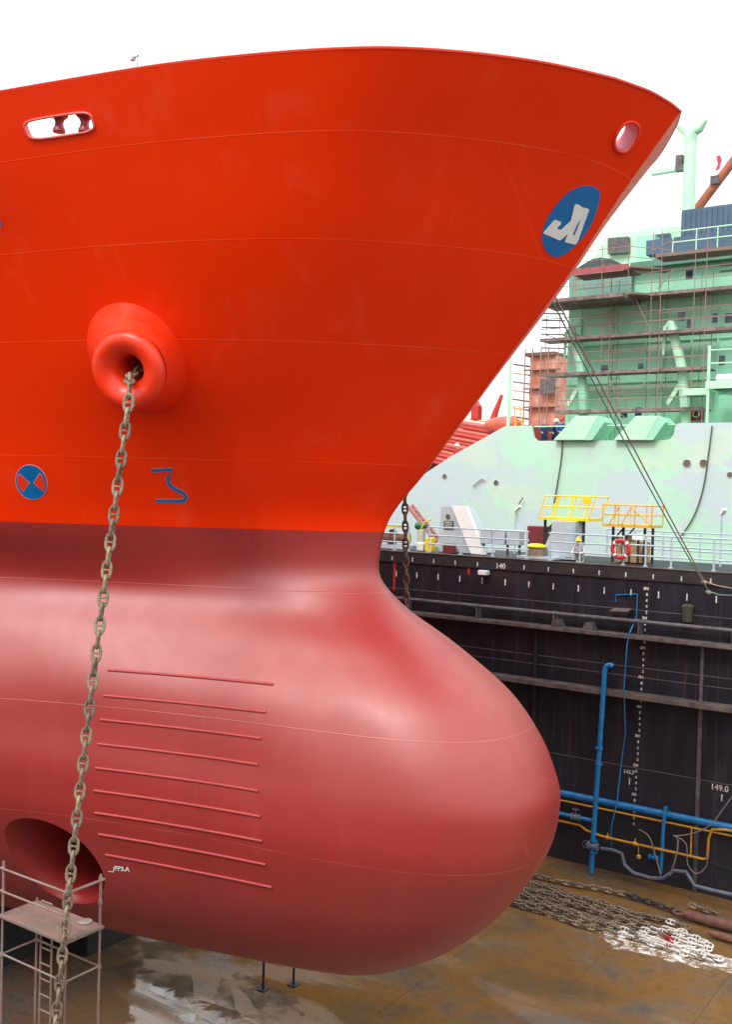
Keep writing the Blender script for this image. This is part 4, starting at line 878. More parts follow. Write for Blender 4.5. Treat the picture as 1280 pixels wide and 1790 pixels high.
MB().box((x-.14,35.5,ZD),(x+.14,35.75,ZD+.8)).build('pedestal',M_GREY,t_,bevel=.02);MB().lathe((x-.25,35.6,ZD+.95),(1,0,0),[(.12,0),(.16,.08),(.12,.3),(.08,.5)],12,True,True).build('head',M_DKGREEN,t_,smooth=True)
a_=D(716,883,36.5);b_=D(768,948,36.5);t_=thing('gangway_ladder',(b_.x,36.5,ZD),'faded pink ladder leaning between the winch and the grey housing','ladder')
for y in (36.3,36.7):MB().bar((a_.x,y,a_.z),(b_.x,y,b_.z),.08,.14).build('side_rail',mat('faded_pink_paint',(.45,.22,.2),.6),t_)
for k in range(9):
    q=a_+(b_-a_)*((k+.5)/9);MB().tube([(q.x,36.3,q.z),(q.x,36.7,q.z)],.02,6).build('rung',MATS['faded_pink_paint'],t_,smooth=True)
t_=thing('fuel_pump',(c(757,0)[0],34.6,ZD),'yellow post and box with bent yellow pipe left of the slanted grey housing','pump')
x=c(757,0)[0];MB().box((x+.05,34.5,ZD),(x+.35,34.8,ZD+.55)).build('box',M_YEL,t_,bevel=.02);MB().tube([(x-.2,34.6,ZD),(x-.2,34.6,ZD+.9),(x-.05,34.6,ZD+1.15),(x+.3,34.6,ZD+1.3)],.03,8).build('bent_pipe',M_YEL,t_,smooth=True);MB().box((x-.35,34.5,ZD),(x-.05,34.8,ZD+.35)).build('white_drum',M_WHITE,t_,bevel=.03)
def lamp_post(px,pytop,Y,label,tilt):
    a_=D(px,pytop,Y);t_=thing('floodlight_post',(a_.x,Y,ZD),label,'floodlight');MB().tube([(a_.x,Y,ZD),(a_.x,Y,a_.z)],.035,8).build('pole',M_RAIL,t_,smooth=True)
    MB().add(*(lambda b:(b.v,b.f))(MB().bar(a_+Vector((0,0,.02)),a_+Vector((tilt*.8,-.1,.2)),.15,.1))).build('lamp_head',M_WHITE,t_)
lamp_post(1263,900,36.5,'pale floodlight post standing behind the railing near the right edge',.15)
lamp_post(902,893,36.8,'thin floodlight post behind the maroon locker',.3)
# ---------------------------------------------------------------- people
def person(loc,h,face,top,legs,helmet,label,lean=0.,arms=0.3,crouch=False):
    root=thing('person',loc,label,'person');k=h/1.75;c_,s_=math.cos(face),math.sin(face)
    J={'pel':(0,0,.92,.13),'wst':(lean*.3,0,1.08,.12),'chest':(lean,0,1.33,.155),'neck':(lean*1.3,0,1.5,.055),'head':(lean*1.6,0,1.62,.095),'crown':(lean*1.6,0,1.70,.08)}
    E=[('pel','wst'),('wst','chest'),('chest','neck'),('neck','head'),('head','crown')]
    for sd,n_ in ((1,'l'),(-1,'r')):
        J.update({'hip'+n_:(0,sd*.1,.86,.1),'kn'+n_:(.03*sd,sd*.12,.48,.065),'an'+n_:(-.02,sd*.13,.09,.045),'toe'+n_:(.13,sd*.14,.04,.04),
          'sh'+n_:(lean,sd*.19,1.40,.065),'el'+n_:(lean+arms*.3,sd*.26,1.13,.047),'wr'+n_:(lean+arms,sd*.2,.95+arms*.35,.035),'hd'+n_:(lean+arms*1.2,sd*.18,.9+arms*.38,.04)})
        E+=[('pel','hip'+n_),('hip'+n_,'kn'+n_),('kn'+n_,'an'+n_),('an'+n_,'toe'+n_),('chest','sh'+n_),('sh'+n_,'el'+n_),('el'+n_,'wr'+n_),('wr'+n_,'hd'+n_)]
    if crouch:
        for q in J:
            x,y,z,r_=J[q]
            if q[:2] in('kn',):J[q]=(.28,y,.42,r_)
            elif q[:2] in('an','to'):pass
            elif q[:3]=='hip':J[q]=(-.12,y,.30,r_)
            else:J[q]=(x+.05 if z>1 else -.12,y,z-.62+(.0 if z<1 else -.08*(z-1)/.5),r_)
    ks=list(J);me=bpy.data.meshes.new('body');me.from_pydata([((J[q][0]*c_-J[q][1]*s_)*k,(J[q][0]*s_+J[q][1]*c_)*k,J[q][2]*k) for q in ks],[(ks.index(a),ks.index(b)) for a,b in E],[])
    ob=bpy.data.objects.new('body',me);COL.objects.link(ob);md=ob.modifiers.new('s','SKIN');
    for i,q in enumerate(ks):me.skin_vertices[0].data[i].radius=(J[q][3]*k,J[q][3]*k)
    me.skin_vertices[0].data[0].use_root=True
    sb=ob.modifiers.new('d','SUBSURF');sb.levels=1;sb.render_levels=1;bpy.context.view_layer.update()
    m2=bpy.data.meshes.new_from_object(ob.evaluated_get(bpy.context.evaluated_depsgraph_get()));bpy.data.objects.remove(ob)
    m2.materials.clear()
    for m_ in (top,legs,M_SKIN):m2.materials.append(m_)
    for p in m2.polygons:
        z=p.center.z/k+(.68 if crouch else 0);p.material_index=2 if (z>1.5) else (0 if z>.93 else 1);p.use_smooth=True
        r_=math.hypot(p.center.x,p.center.y)/k
        if z<1.1 and z>.85 and r_>.27:p.material_index=2
    b=bpy.data.objects.new('body',m2);COL.objects.link(b);b.parent=root;ORG[b.name]=ORG[root.name]
    if helmet:
        hx=lean*1.6*k;MB().lathe(Vector(loc)+Vector(((hx+(.05 if crouch else 0))*c_,(hx+(.05 if crouch else 0))*s_,(.96 if crouch else 1.66)*k)),(0,0,1),[(.15*k,-.01),(.125*k,.01),(.12*k,.07),(.08*k,.12),(.01,.14)],16,True,True).build('hard_hat',helmet,root,smooth=True)
    return root
q=D(1024,985,34.4);person((q.x,33.95,ZD),1.45,-1.57,M_WC,M_WC,M_YEL,'person in white crouching behind the wall edge in a yellow hard hat',lean=.12,arms=.3,crouch=True)
# ---------------------------------------------------------------- green ship beyond the dock
YG=46.
g=lambda px,py,Y=YG:(at(px,py,Y=Y).x,at(px,py,Y=Y).z)
def patch_mat():
    m=bpy.data.materials.new('patchy_primer');m.use_nodes=True;t=m.node_tree;b=t.nodes['Principled BSDF'];gg=nd(t,'ShaderNodeNewGeometry');ob=gg.outputs['Position']
    wv=nd(t,'ShaderNodeMapping');wv.inputs['Scale'].default_value=(.8,.8,1);t.links.new(ob,wv.inputs[0])
    v=nd(t,'ShaderNodeTexVoronoi');v.inputs['Scale'].default_value=.55;v.feature='SMOOTH_F1';v.inputs['Smoothness'].default_value=.25
    nn=nd(t,'ShaderNodeTexNoise');nn.inputs['Scale'].default_value=1.2;nn.inputs['Detail'].default_value=5;t.links.new(wv.outputs[0],nn.inputs[0])
    ad=nd(t,'ShaderNodeVectorMath',operation='MULTIPLY_ADD');ad.inputs[1].default_value=(1.6,1.6,1.6);t.links.new(nn.outputs[1],ad.inputs[0]);t.links.new(wv.outputs[0],ad.inputs[2]);t.links.new(ad.outputs[0],v.inputs[0])
    s=nd(t,'ShaderNodeSeparateColor');t.links.new(v.outputs['Color'],s.inputs[0])
    col=ramp(t,s.outputs[0],(.30,(.48,.57,.60)),(.45,(.47,.66,.56)),(.6,(.42,.72,.50)),(.85,(.50,.59,.61)))
    col=mixc(t,ramp(t,s.outputs[1],(.74,0.),(.88,.4)),col,(.54,.74,.44))
    col=mixc(t,ramp(t,noise(t,ob,.9,6,.6),(.4,0.),(.6,.5)),col,(.46,.60,.55))
    t.links.new(col,b.inputs['Base Color']);b.inputs['Roughness'].default_value=.55;return m
M_PATCH=patch_mat()
GS=thing('green_ship',(-10,YG+8,-1.6),'large ship under repair with patchy pale green and grey primer hull','ship')
z15=g(1050,770)[1];z16=g(1050,742)[1];ZG=g(970,772,47.5)[1]-.75
nt=[(g(937,760)[0],z16)]
outl=[(-40,-1.6),(-40,8.5),g(725,840),g(785,800),(g(880,747)[0],z16-.06),(g(888,743)[0],z16),(g(930,743)[0],z16)]
nx0,nx1=g(932,770)[0],g(1180,770)[0]
outl+=[(nx0,z16-.35),(nx0+.05,z15+.18),(nx0+.25,z15)]+[(nx1-.45,z15),(nx1-.2,z15+.06),(nx1-.05,z15+.25),(nx1,z16-.15),(nx1+.12,z16),(26,z16),(26,-1.6)]
MB().prism(outl,YG,YG+.14).build('side_plating',M_PATCH,GS)
zd=z15-.6
MB().prism([(-40,-1.6),(-40,8.4),(outl[2][0],outl[2][1]-.1),(outl[3][0],outl[3][1]-.15),(outl[3][0]+1.0,zd),(26,zd),(26,-1.6)],YG+.143,YG+20).build('hull_body',M_GRNL,GS)
def port(px,py,r_,m):
    q=g(px,py);h=MB().lathe((q[0],YG-.01,q[1]),(0,-1,0),[(r_*1.15,0),(r_*1.15,.02),(r_,.024)],20,False,False).build('porthole',M_GREY,GS,smooth=True);MB().lathe((q[0],YG-.004,q[1]),(0,-1,0),[(r_,0),(r_,.004)],20,True,True).build('porthole_opening',m,h)
mo=mat('brown_opening',(.18,.12,.09),.7)
port(1202,810,.17,mo);port(1231,810,.17,mo);port(778,833,.13,mo);port(868,844,.13,M_DPIPE);port(1277,830,.12,mo)
for px in (1000,1105):
    # light green hoods hanging over the notch
    A_=[g(px+12,728),g(px+52,728),g(px+28,770),g(px-27,770)];
    MB().prism([A_[0],A_[1],A_[2],A_[3]],YG-.35,YG+.1).build('sloping_hood',M_GRNL,GS,bevel=.02)
    MB().prism([A_[1],(A_[1][0]+.3,A_[1][1]-.3),(A_[2][0]+.35,A_[2][1]),A_[2]],YG-.34,YG+1.2).build('hood_side',M_GRN,GS)
MB().tube([(nx0,YG+.1,z16-.05),(nx1,YG+.1,z16-.05)],.03,6).build('notch_rail',M_GRNL,GS,smooth=True)
# superstructure blocks
YS=50.
s_=lambda px,py,Y=YS:(at(px or 1100,py or 460,Y=Y).x,at(px or 1100,py or 460,Y=Y).z)
xL=s_(992,640)[0];zA=s_(1100,523)[1]-.15;zB=s_(1200,447)[1]
H=thing('green_deckhouse',(-8,YS+5,zd),'tall sea green deckhouse wrapped in rusty scaffolding on the primer-patched ship','deck house')
MB().box((xL,YS,zd),(20,YS+10,zA)).build('lower_wall',M_GRN,H)
MB().box((s_(1060,0)[0],YS+.8,zA),(20,YS+9,zB)).build('upper_wall',M_GRN,H)
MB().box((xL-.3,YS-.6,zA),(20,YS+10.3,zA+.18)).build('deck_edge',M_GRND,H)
P_=[(990,524),(1100,519),(1100,470),(1082,458),(1066,450),(1046,447),(1030,450),(1010,462),(990,475)]
MB().prism([(s_(*q)[0],max(s_(*q)[1],zA+.185)) for q in P_],YS+.4,YS+6).build('funnel_casing',mat('dull_green',(.17,.33,.27),.6),H)
P_=[(1000,480),(1100,474),(1094,468),(1082,459),(1066,451),(1046,448),(1030,451),(1010,463)]
MB().prism([s_(*q) for q in P_],YS+.34,YS+.395).build('dark_arch_shade',mat('deep_grey_green',(.05,.075,.07),.6),H)  # thin dark slab standing in for the curved shade under the slope
MB().prism([s_(1000,470,55),s_(1030,440,55),s_(1045,412,55),s_(1066,402,55),s_(1100,397,55),s_(1140,390,55),s_(1200,388,55),s_(1200,520,55),s_(1000,520,55)],56,61).build('wheelhouse',M_GRNL,H)
MB().prism([s_(1056,440,55),s_(1056,412,55),s_(1092,409,55),s_(1092,437,55)],55.6,55.98).build('louvre',M_DPIPE,H)
MB().box((s_(1110,520,54)[0],54,s_(1110,470,54)[1]),(s_(1142,520,54)[0],56,s_(1110,415,54)[1])).build('vent_trunk',M_GRN,H)
MB().box((s_(1140,0,55.5)[0],55.7,s_(0,432,55)[1]),(s_(1162,0,55)[0],55.98,s_(0,410,55)[1])).build('window',M_GLASS,H)
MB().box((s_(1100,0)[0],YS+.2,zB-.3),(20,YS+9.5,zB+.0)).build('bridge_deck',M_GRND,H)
for px,py in ((1206,480),(1208,565),(1192,553),(1252,556),(1275,556),(1058,646),(1122,643),(1092,722),(1117,720),(1262,630)):
    Yw=YS+.8 if py<520 else YS;q=at(px,py,Y=Yw)
    MB().box((q.x-.17,Yw-.03,q.z-.22),(q.x+.17,Yw+.01,q.z+.22)).build('window',M_GLASS,H)
for px in (1020,1075,1135,1165,1215,1262):
    x=s_(px,0)[0];MB().box((x-.05,YS-.1,zd),(x+.05,YS,zA)).build('wall_stiffener',M_GRN,H)
for py in (600,668,690):
    z=s_(1100,py)[1];MB().box((xL,YS-.12,z-.04),(20,YS-.001,z+.04)).build('belt_rail',M_GRN,H)
text('BRIDGE',.30,mat('dark_lettering',(.05,.1,.08),.6),H,(s_(1268,0)[0]+.1,YS+.78,s_(0,474)[1]),'wall_lettering') if False else None
MB().box((s_(1252,0)[0],YS+.77,s_(0,476)[1]),(s_(1276,0)[0],YS+.79,s_(0,473)[1])).box((s_(1252,0)[0],YS+.77,s_(0,486)[1]),(s_(1276,0)[0],YS+.79,s_(0,483)[1])).build('faint_lettering',M_GRND,H)
# red box with ring
q=at(1219,724,Y=49.6);t_=thing('ring_box',(q.x,49.6,q.z-.35),'red locker with a white ring sign on the green deckhouse wall','locker')
MB().box((q.x-.28,49.5,q.z-.32),(q.x+.28,49.85,q.z+.32)).build('box',mat('dark_red_locker',(.35,.01,.03),.4),t_,bevel=.04);MB().tube([(q.x+.15*math.cos(a),49.48,q.z+.15*math.sin(a)) for a in [2*math.pi*k/20 for k in range(20)]],.035,8,closed=True).build('ring',M_WHITE,t_,smooth=True)
# navy container, mast, boom
YC=53;a_=at(1190,440,Y=YC);b_=at(1190,368,Y=YC);t_=thing('shipping_container',(a_.x+3,YC+1.2,a_.z),'dark navy ribbed container on top of the green deckhouse','container')
MB().box((a_.x,YC,a_.z-.3),(a_.x+6.5,YC+2.4,b_.z+.0)).build('body',M_NAVY,t_)
for k in range(24):MB().box((a_.x+.1+k*.27,YC-.05,a_.z-.2),(a_.x+.22+k*.27,YC-.002,b_.z-.1)).build('rib',M_NAVY,t_)
MB().box((a_.x-1.5,YC-.9,a_.z-.2),(a_.x+6,YC-.2,a_.z+.55)).build('lower_box',M_NAVY,t_)
YM=56;pt0=at(1204,372,Y=YM);pt1=at(1207,240,Y=YM);w_=.42
MB_=thing('crane_post',(pt0.x,YM,pt0.z-1),'thick light green post with a forked top behind the bow, right edge','mast')
MB().tube([(pt0.x,YM,pt0.z-1.5),(pt0.x,YM,pt1.z)],w_,16,rs=[.36,.33]).build('post',M_GRNL,MB_,smooth=True)
A_=at(1192,212,Y=YM);B_=at(1234,212,Y=YM)
MB().tube([(pt0.x,YM,pt1.z-.3),(pt0.x+.05,YM,pt1.z+.3),(B_.x-.3,YM,B_.z-.3),(B_.x,YM,B_.z+.1)],.3,12,rs=[.34,.38,.28,.16]).tube([(pt0.x,YM,pt1.z-.3),(pt0.x-.1,YM,pt1.z+.3),(A_.x-.3,YM,A_.z)],.3,12,rs=[.34,.34,.2]).build('forked_head',M_GRNL,MB_,smooth=True)
A_=at(1188,296,Y=YM);B_=at(1140,296,Y=YM);MB().box((B_.x,YM-.15,A_.z-.13),(pt0.x-.1,YM+.15,A_.z+.22)).build('side_arm',M_GRNL,MB_,bevel=.05);MB().box((A_.x-.12,YM-.3,A_.z-.15),(A_.x+.25,YM+.1,A_.z+.7)).build('hoist_box',M_DPIPE,MB_)
A_=at(1222,362,Y=58);B_=at(1290,272,Y=58);t_=thing('crane_boom',A_,'rusty orange crane boom slanting up behind the navy container','crane')
MB().tube([A_-(B_-A_)*.2,B_+(B_-A_)*1.5],.26,12).build('boom',M_BOOM,t_,smooth=True);q=A_+(B_-A_)*.5;MB().box(q+Vector((-.3,-.4,-.2)),q+Vector((.15,-.1,.25))).build('bracket',M_DPIPE,t_)
q=at(1256,286,Y=62);t_=thing('warning_flag',(q.x,62,q.z-.4),'small pink red flag on a pole above the rusty boom','flag');MB().prism([(q.x-.15,q.z-.45),(q.x+.1,q.z-.3),(q.x+.22,q.z+.2),(q.x+.1,q.z+.5),(q.x-.12,q.z+.45),(q.x-.02,q.z)],62,62.05).build('cloth',mat('pink_red_cloth',(.6,.05,.1),.7),t_);MB().tube([(q.x+.12,62.02,q.z-6),(q.x+.12,62.02,q.z+.5)],.02,6).build('pole',M_RAIL,t_)
# scaffolding round the deckhouse
YF,YK=48.2,49.4
SF=thing('deckhouse_scaffolding',(-14,48.8,zd),'many-storey rusty tube scaffolding with plank decks around the green deckhouse','scaffold')
f_=lambda px,py,Y=YF:at(px,py or 580,Y=Y)
levels=[(1000,1290,512,8),(945,1290,580,6),(945,1240,645,6),(968,1232,714,6)]
zs=[]
xs_posts=[f_(px,600).x for px in (1052,1066,1137,1153,1212,1232)]+[f_(1290,600).x]
for (a_,b_,py,th) in levels:
    z=f_(1140,py).z;zs.append(z);x0,x1=f_(a_,py).x,f_(b_,py).x
    MB().box((x0,YF,z-.1),(x1,YK,z-.04)).build('plank_deck',M_PLANK,SF);MB().box((x0,YF-.03,z-.14),(x1,YF-.005,z+.02)).build('toe_board',M_PLANK,SF)
    for h_ in (.5,1.):MB().tube([(x0,YF,z+h_),(x1,YF,z+h_)],.018,6).build('guard_rail',M_SCAF,SF,smooth=True)
# top right deck
z=f_(1200,440).z;MB().box((f_(1143,0).x,YF,z-.12),(20,YK,z-.04)).build('plank_deck',M_PLANK2,SF);MB().box((f_(1143,0).x,YF-.03,z-.12),(20,YF-.005,z+.04)).build('toe_board',M_PLANK2,SF)
ztop=z
for px in (1172,1213,1250,1285):MB().tube([(f_(px,0).x,YF,z),(f_(px,0).x,YF,z+1.0)],.03,6).build('green_upright',M_GRNL,SF,smooth=True)
for h_ in (.5,1.):MB().tube([(f_(1172,0).x,YF,z+h_),(8,YF,z+h_)],.03,6).build('green_rail',M_GRNL,SF,smooth=True)
for x in xs_posts:
    zt_=ztop+1.1 if x>f_(1130,0).x else zs[0]+1.6
    MB().tube([(x,YF,zd),(x,YF,zt_)],.021,6).build('post',M_SCAF,SF,smooth=True);MB().tube([(x,YK-.1,zd),(x,YK-.1,zs[0]+1)],.019,6).build('post',M_SCAF,SF,smooth=True)
for px in (955,978,1000):
    x=f_(px,600).x;MB().tube([(x,YF,zd+.2),(x,YF,zs[1]+(1.2 if px<990 else 2.8))],.018,6).build('post',M_SCAF,SF,smooth=True)
    MB().tube([(x,YF,zs[1]+.2),(x,YF+2.5,zs[1]+.2)],.02,6).build('transom',M_SCAF,SF,smooth=True)
for k in range(6):
    z=f_(965,548+k*12).z;MB().bar((f_(950,0).x,YF-.2,z),(f_(985,0).x,YF+.2,z-.04),.2,.04).build('outrigger_board',M_PLANK,SF)
# balcony level with banner near the bow
x0,x1=f_(1003,0).x,f_(1104,0).x;z2_=f_(1100,470).z
MB().box((x0-1.5,YF-1.2,zs[0]-.28),(x1,YK,zs[0]-.1)).build('plank_deck',M_PLANK,SF)
MB().box((x0,YF-.6,z2_-.1),(x1,YK,z2_)).build('plank_deck',M_PLANK,SF);MB().box((x0,YF-.64,z2_-.16),(x1,YF-.61,z2_+.12)).build('red_toe_board',mat('dull_red_board',(.34,.08,.08),.6),SF)
for h_ in (.45,.95):
    MB().tube([(x0-.4,YF-.6,z2_+h_),(x1,YF-.6,z2_+h_)],.018,6).build('guard_rail',M_SCAF,SF,smooth=True);MB().tube([(x1,YF-.6,z2_+h_),(x1+1.5,YK,z2_+h_)],.018,6).build('guard_rail',M_SCAF,SF,smooth=True)
    MB().tube([(x0-1,YF-1.2,zs[0]+h_),(x1,YF-1.2,zs[0]+h_)],.018,6).build('guard_rail',M_SCAF,SF,smooth=True)
for px in (1013,1058,1104):MB().tube([(f_(px,0).x,YF-.6,zs[0]-.2),(f_(px,0).x,YF-.6,z2_+1.1)],.019,6).build('post',M_SCAF,SF,smooth=True)
for zz in (z2_,zs[0]):MB().bar((x1,YF-.6,zz-.06),(x1+1.4,YK-.2,zz-.06),.6,.1).build('plank_deck',M_PLANK2,SF)
def ladder(pxa,pya,pxb,pyb,Y):
    a_=at(pxa,pya,Y=Y);b_=at(pxb,pyb,Y=Y)
    for dx in (0,.42):MB().tube([a_+Vector((dx,0,0)),b_+Vector((dx,0,0))],.022,6).build('ladder_rail',M_SCAF,SF,smooth=True)
    m_=MB()
    for k in range(9):
        q=a_+(b_-a_)*((k+.5)/9);m_.tube([q,q+Vector((.42,0,0))],.012,5)
    m_.build('ladder_rungs',M_SCAF,SF,smooth=True)
ladder(1070,527,1060,582,YF+.3);ladder(1066,652,1082,712,YF+.3)
for a_,b_ in (((1105,508),(1138,578)),((1150,505),(1180,470)),((1020,560),(1035,590)),((1063,707),(1100,735)),((1138,440),(1180,418))):
    MB().tube([at(*a_,Y=YF-.05),at(*b_,Y=YF-.05)],.021,6).build('diagonal_brace',M_SCAF,SF,smooth=True)
for py in (548,560,612,625,672,684,695):
    z=f_(1140,py).z;MB().tube([(f_(1000,0).x,YF+.05,z),(f_(1240 if py>600 else 1290,0).x,YF+.05,z)],.013,6).build('ledger',M_SCAF,SF,smooth=True)
# davits
def davit(px,label,pts_,flip=1):
    P=[at(a_,b_,Y=48.9) for a_,b_ in pts_];t_=thing('boat_davit',P[0],label,'davit')
    MB().tube(P,.2,8,rs=[.24]*(len(P)-1)+[.14]).build('arm',M_GRNL if flip>0 else M_GRN,t_,smooth=True)
    MB().tube([P[-1],P[-1]+Vector((-.25,-.1,-.3)),P[-1]+Vector((-.3,-.1,-1.6))],.1,8,rs=[.12,.1,.06]).build('hook_block',M_GRNL,t_,smooth=True)
    MB().bar(P[0]+Vector((-.9,0,1.0)),P[0]+Vector((-.3,0,2.0)),.16,.2).build('strut',M_GRNL,t_)
davit(0,'light green boat davit arm rising in front of the deckhouse windows',[(1200,742),(1197,690),(1192,640),(1176,575),(1174,562)])
davit(0,'darker green davit at the left corner of the deckhouse, beside the mooring ropes',[(1022,742),(1020,690),(1016,640),(1004,590),(1000,572)],-1)
q=at(1240,668,Y=47.5);t_=thing('boat_platform',(q.x+2,47.5,zd),'light green platform with a white cover at the right edge of the deckhouse','platform')
MB().box((q.x,47,q.z-.35),(q.x+5,49,q.z-.0)).build('platform_edge',M_GRNL,t_);MB().box((q.x-1.2,47.6,q.z-.55),(q.x,48.2,q.z-.25)).build('side_beam',M_GRNL,t_);MB().box((q.x+.4,47.1,q.z+.003),(q.x+4,48.8,q.z+.3)).build('white_cover',M_WHITE,t_,bevel=.08)
MB().tube([(q.x+.1,47.1,zd),(q.x+.1,47.1,q.z+1.6)],.07,8).build('post',M_GRNL,t_,smooth=True)
for h_ in (.8,1.4):MB().tube([(q.x+.1,47.1,q.z+h_),(q.x+5,47.1,q.z+h_)],.03,6).build('rail',M_GRNL,t_,smooth=True)
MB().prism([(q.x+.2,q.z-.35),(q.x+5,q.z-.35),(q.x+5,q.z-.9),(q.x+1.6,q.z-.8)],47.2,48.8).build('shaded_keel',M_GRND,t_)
# light green flagstaff and rigging
q=at(889,742,Y=46.6);q2=at(890,630,Y=46.6);tag(MB().tube([(q.x,46.6,q.z-1.2),(q.x,46.6,q2.z+6)],.09,10).build('flag_staff',M_GRNL,None,smooth=True),'slim light green staff standing at the corner of the primer-patched bulwark','pole')
# workers in the notch
for px,hh,lb,hat,m_ in ((952,1.72,'person in navy overalls standing leftmost in the bulwark notch',None,M_NAVYC),(966,1.70,'person in dark navy overalls bending in the middle of the bulwark notch group',M_WHITE,M_NAVYC),(980,1.75,'person in blue overalls standing rightmost in the bulwark notch by the green hood',M_REDP,mat('blue_cloth',(.02,.08,.25),.85))):
    q=at(px,772,Y=46.9);person((q.x,46.9+(.3 if px==966 else 0),zd),hh,-1.2+.5*random.random(),m_,m_,hat,lb,lean=.2 if px==966 else .05)
# ---------------------------------------------------------------- red ship farther back, seen over the sloping bulwark
YR=62.
RS=thing('red_ship',at(840,760,Y=YR),'bright red ship deck with rows of pipes beyond the sloping primer-patched bulwark','ship')
a_=at(735,745,Y=YR);b_=at(905,748,Y=YR)
MB().box((a_.x-8,YR+1,-1.6),(b_.x+6,YR+14,at(860,748,Y=YR).z)).build('hull_body',mat('dark_red_paint',(.22,.015,.015),.6,ns=1),RS)
for k in range(12):
    l0=at(770,733+7.*k,Y=YR-.1*k);l1=at(905,755+8*k,Y=YR-4-.1*k);MB().tube([l0-(l1-l0)*.4,l1],.13 if k%3 else .18,8).build('deck_pipe',M_REDS if k%2 else mat('pinkish_red_paint',(.62,.12,.09),.5),RS,smooth=True)
for px in (790,822,850,880):
    q=at(px,760,Y=YR-1);MB().box((q.x-.1,YR-1,q.z-4),(q.x+.1,YR-.8,q.z+.7)).build('pipe_support',M_MAROON,RS)
q=at(900,745,Y=YR-3);z=at(900,722,Y=YR-3).z;t_=thing('lifeboat',(q.x,YR-3,q.z),'rounded orange lifeboat showing above the bulwark beside the orange tower','lifeboat')
MB().lathe((at(868,0,Y=YR-3).x,YR-3,q.z+.1),(1,0,0),[(.05,0),(.35,.3),(.52,1.0),(.55,1.6),(.5,2.2),(.2,2.7),(.02,2.8)],20).build('hull',mat('lifeboat_orange',(.60,.10,.06),.5),t_,smooth=True)
for px in (902,914):MB().tube([at(px,745,Y=YR-4),at(px-2 if px<910 else px-6,708,Y=YR-4)],.05,6).build('fall_pole',M_OYEL,t_,smooth=True)
q=at(862,733,Y=YR);t_=thing('deck_crane',(q.x,YR,q.z-.6),'small red deck crane with raised jib on the red ship','crane')
MB().tube([at(862,738,Y=YR),at(866,722,Y=YR),at(878,690,Y=YR)],.2,8,rs=[.3,.22,.12]).build('jib',M_REDP,t_,smooth=True);MB().prism([(at(848,0,Y=YR).x,q.z),(at(860,0,Y=YR).x,q.z),(at(860,0,Y=YR).x,q.z+.9),(at(853,0,Y=YR).x,q.z+1.3),(at(848,0,Y=YR).x,q.z+.8)],YR-.3,YR+.3).build('cab',M_REDP,t_)
# pale cable rack top
a_=at(822,733,Y=YR+.3);b_=at(900,745,Y=YR-2);MB().tube([a_,b_],.06,6).build('walkway_edge',M_OYEL,RS,smooth=True)
q=at(800,792,Y=50);person((q.x,50.2,at(800,812,Y=50.2).z-.6),1.75,-2,mat('red_cloth',(.5,.03,.02),.8),MATS['red_cloth'],M_WHITE,'person in red overalls and white helmet behind the low end of the sloping bulwark',lean=.1)
# orange tower
YT=66;x0,x1=at(946,0,Y=YT).x,at(992,0,Y=YT).x;zt=at(960,622,Y=YT).z
OT=thing('orange_tower',((x0+x1)/2,YT+2,zd-1),'orange tower block with ribbed side balconies left of the green deckhouse','tower')
MB().box((x0,YT,8),(x1,YT+5,zt)).build('tower_body',M_BRICK,OT);MB().box((x0-.2,YT-.3,zt),(x1,YT+5,zt+.25)).build('roof_slab',M_RUST,OT)
for k in range(11):
    z=zt-.6-k*.62;MB().bar((x0-1.3,YT+.6,z+.16),(x0,YT+.3,z-.06),.9,.1).build('balcony_fin',M_BRICK if k%2 else M_RUST,OT)
for k in range(5):
    z=zt-1-k*1.3;MB().box((x0-.3,YT-.4,z),(x1+.4,YT-.02,z+.08)).build('gallery',M_SCAF,OT)
for px in (937,950,965,978):MB().tube([(at(px,0,Y=YT-.5).x,YT-.5,9),(at(px,0,Y=YT-.5).x,YT-.5,zt+.5)],.05,6).build('gallery_post',M_SCAF,OT,smooth=True)
q=at(957,675,Y=YT-.5);MB().box((q.x-.5,YT-.55,q.z-.55),(q.x+.6,YT-.42,q.z+.5)).build('grey_panel',M_DPIPE,OT)
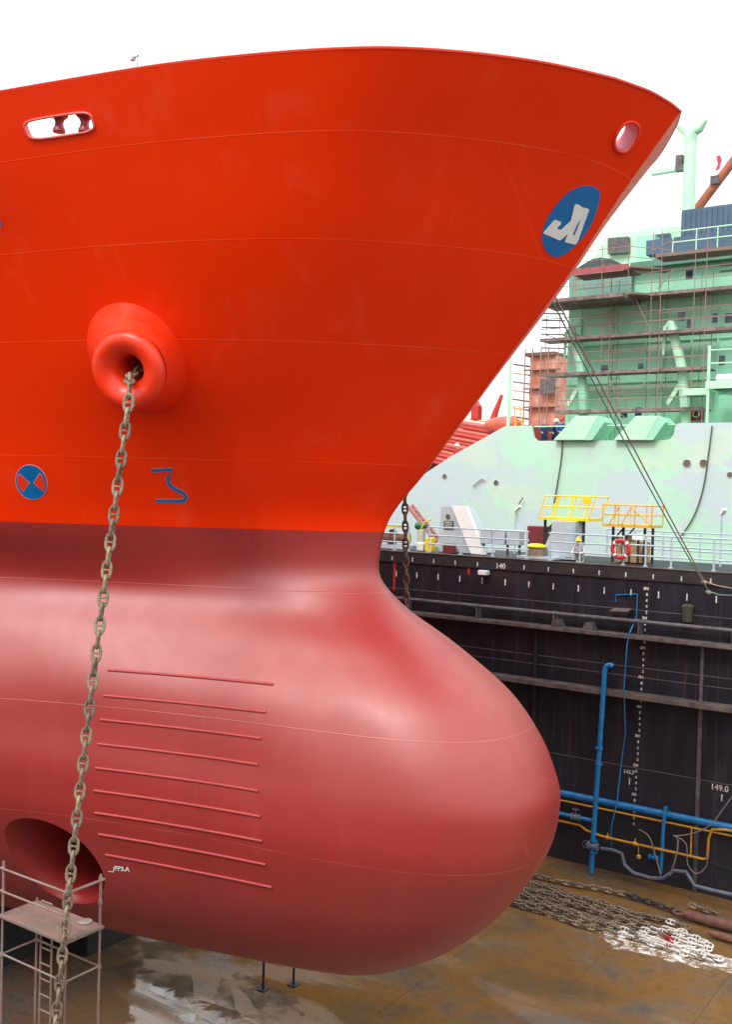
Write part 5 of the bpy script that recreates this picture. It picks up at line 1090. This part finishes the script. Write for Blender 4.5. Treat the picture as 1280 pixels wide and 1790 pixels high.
# ---------------------------------------------------------------- ropes
def rope(name,A,B,sag,r,m,label,n_=24,extra=()):
    P=[A+(B-A)*(k/n_)+Vector((0,0,-sag*4*(k/n_)*(1-k/n_))) for k in range(n_+1)]+[Vector(e) for e in extra]
    return tag(MB().tube(P,r,6).build(name,m,None,smooth=True),label,'rope')
def hpt(px,py,Y):return at(px,py,Y=Y)
E1=hpt(1232,1016,32.9);E2=hpt(1240,1034,32.9);_b=None
for _s in np.linspace(.3,8,200):
    _h=hull(math.sqrt(_s),5.3);_pp=Vector((_h.x,2*CY-_h.y,_h.z));_q=proj(np.array(_pp));_e=proj(np.array(hpt(1232,1016,32.9)))
    _d=abs((_q[0]-_e[0])*(525-_e[1])-(_q[1]-_e[1])*(975-_e[0]))
    if _b is None or _d<_b[0]:_b=(_d,_pp,_q)
T1=_b[1];T2=_b[1]+Vector((-.1,.02,-.02))
def ext(px,py,Y):return at(px,py,Y=Y)
rope('mooring_rope',T1,E1,.05,.021,M_ROPE1,'tan mooring rope slanting from behind the bow to the wall edge, upper of the pair',extra=[ext(1255,1024,32.6),ext(1290,1030,32.2),ext(1400,1036,31.)])
rope('mooring_rope',T2,E2,.2,.019,M_ROPE2,'teal mooring rope slanting from behind the bow to the wall edge, lower of the pair',extra=[ext(1260,1040,32.6),ext(1290,1041,32.2),ext(1400,1038,31.)])
for q,nm in ((E1,'upper'),(E2,'lower')):tag(MB().lathe(q-Vector((.09,0,0)),(1,0,-.3),[(.03,0),(.06,.04),(.07,.09),(.05,.16),(.02,.18)],8,True,True).build('rope_knot',M_ROPE1,None,smooth=True),'pale knot joining the %s mooring rope near the wall edge'%nm,'knot')
hose('hanging_rope',[(984,770,45.9),(982,800,45.9),(976,840,45.9),(969,880,45.9)],.035,mat('dark_cord',(.10,.09,.07),.8),'dark rope hanging down the primer hull above the yellow basket platform','rope')
hose('hanging_rope',[(1246,744,45.9),(1240,790,45.9),(1231,850,45.9),(1215,900,45.9),(1190,940,45.9)],.035,MATS['dark_cord'],'long dark rope curving down the primer hull near the two round openings','rope')
hose('hanging_rope',[(915,870,45.8),(906,885,45.8),(902,905,45.8)],.03,MATS['dark_cord'],'short frayed rope on the primer hull above the maroon locker','rope')
hose('stay_rope',[(827,850,45.9),(842,838,45.9),(847,840,45.9)],.03,M_ROPE1,'short bent bar sticking out of the primer hull between two portholes','rope')
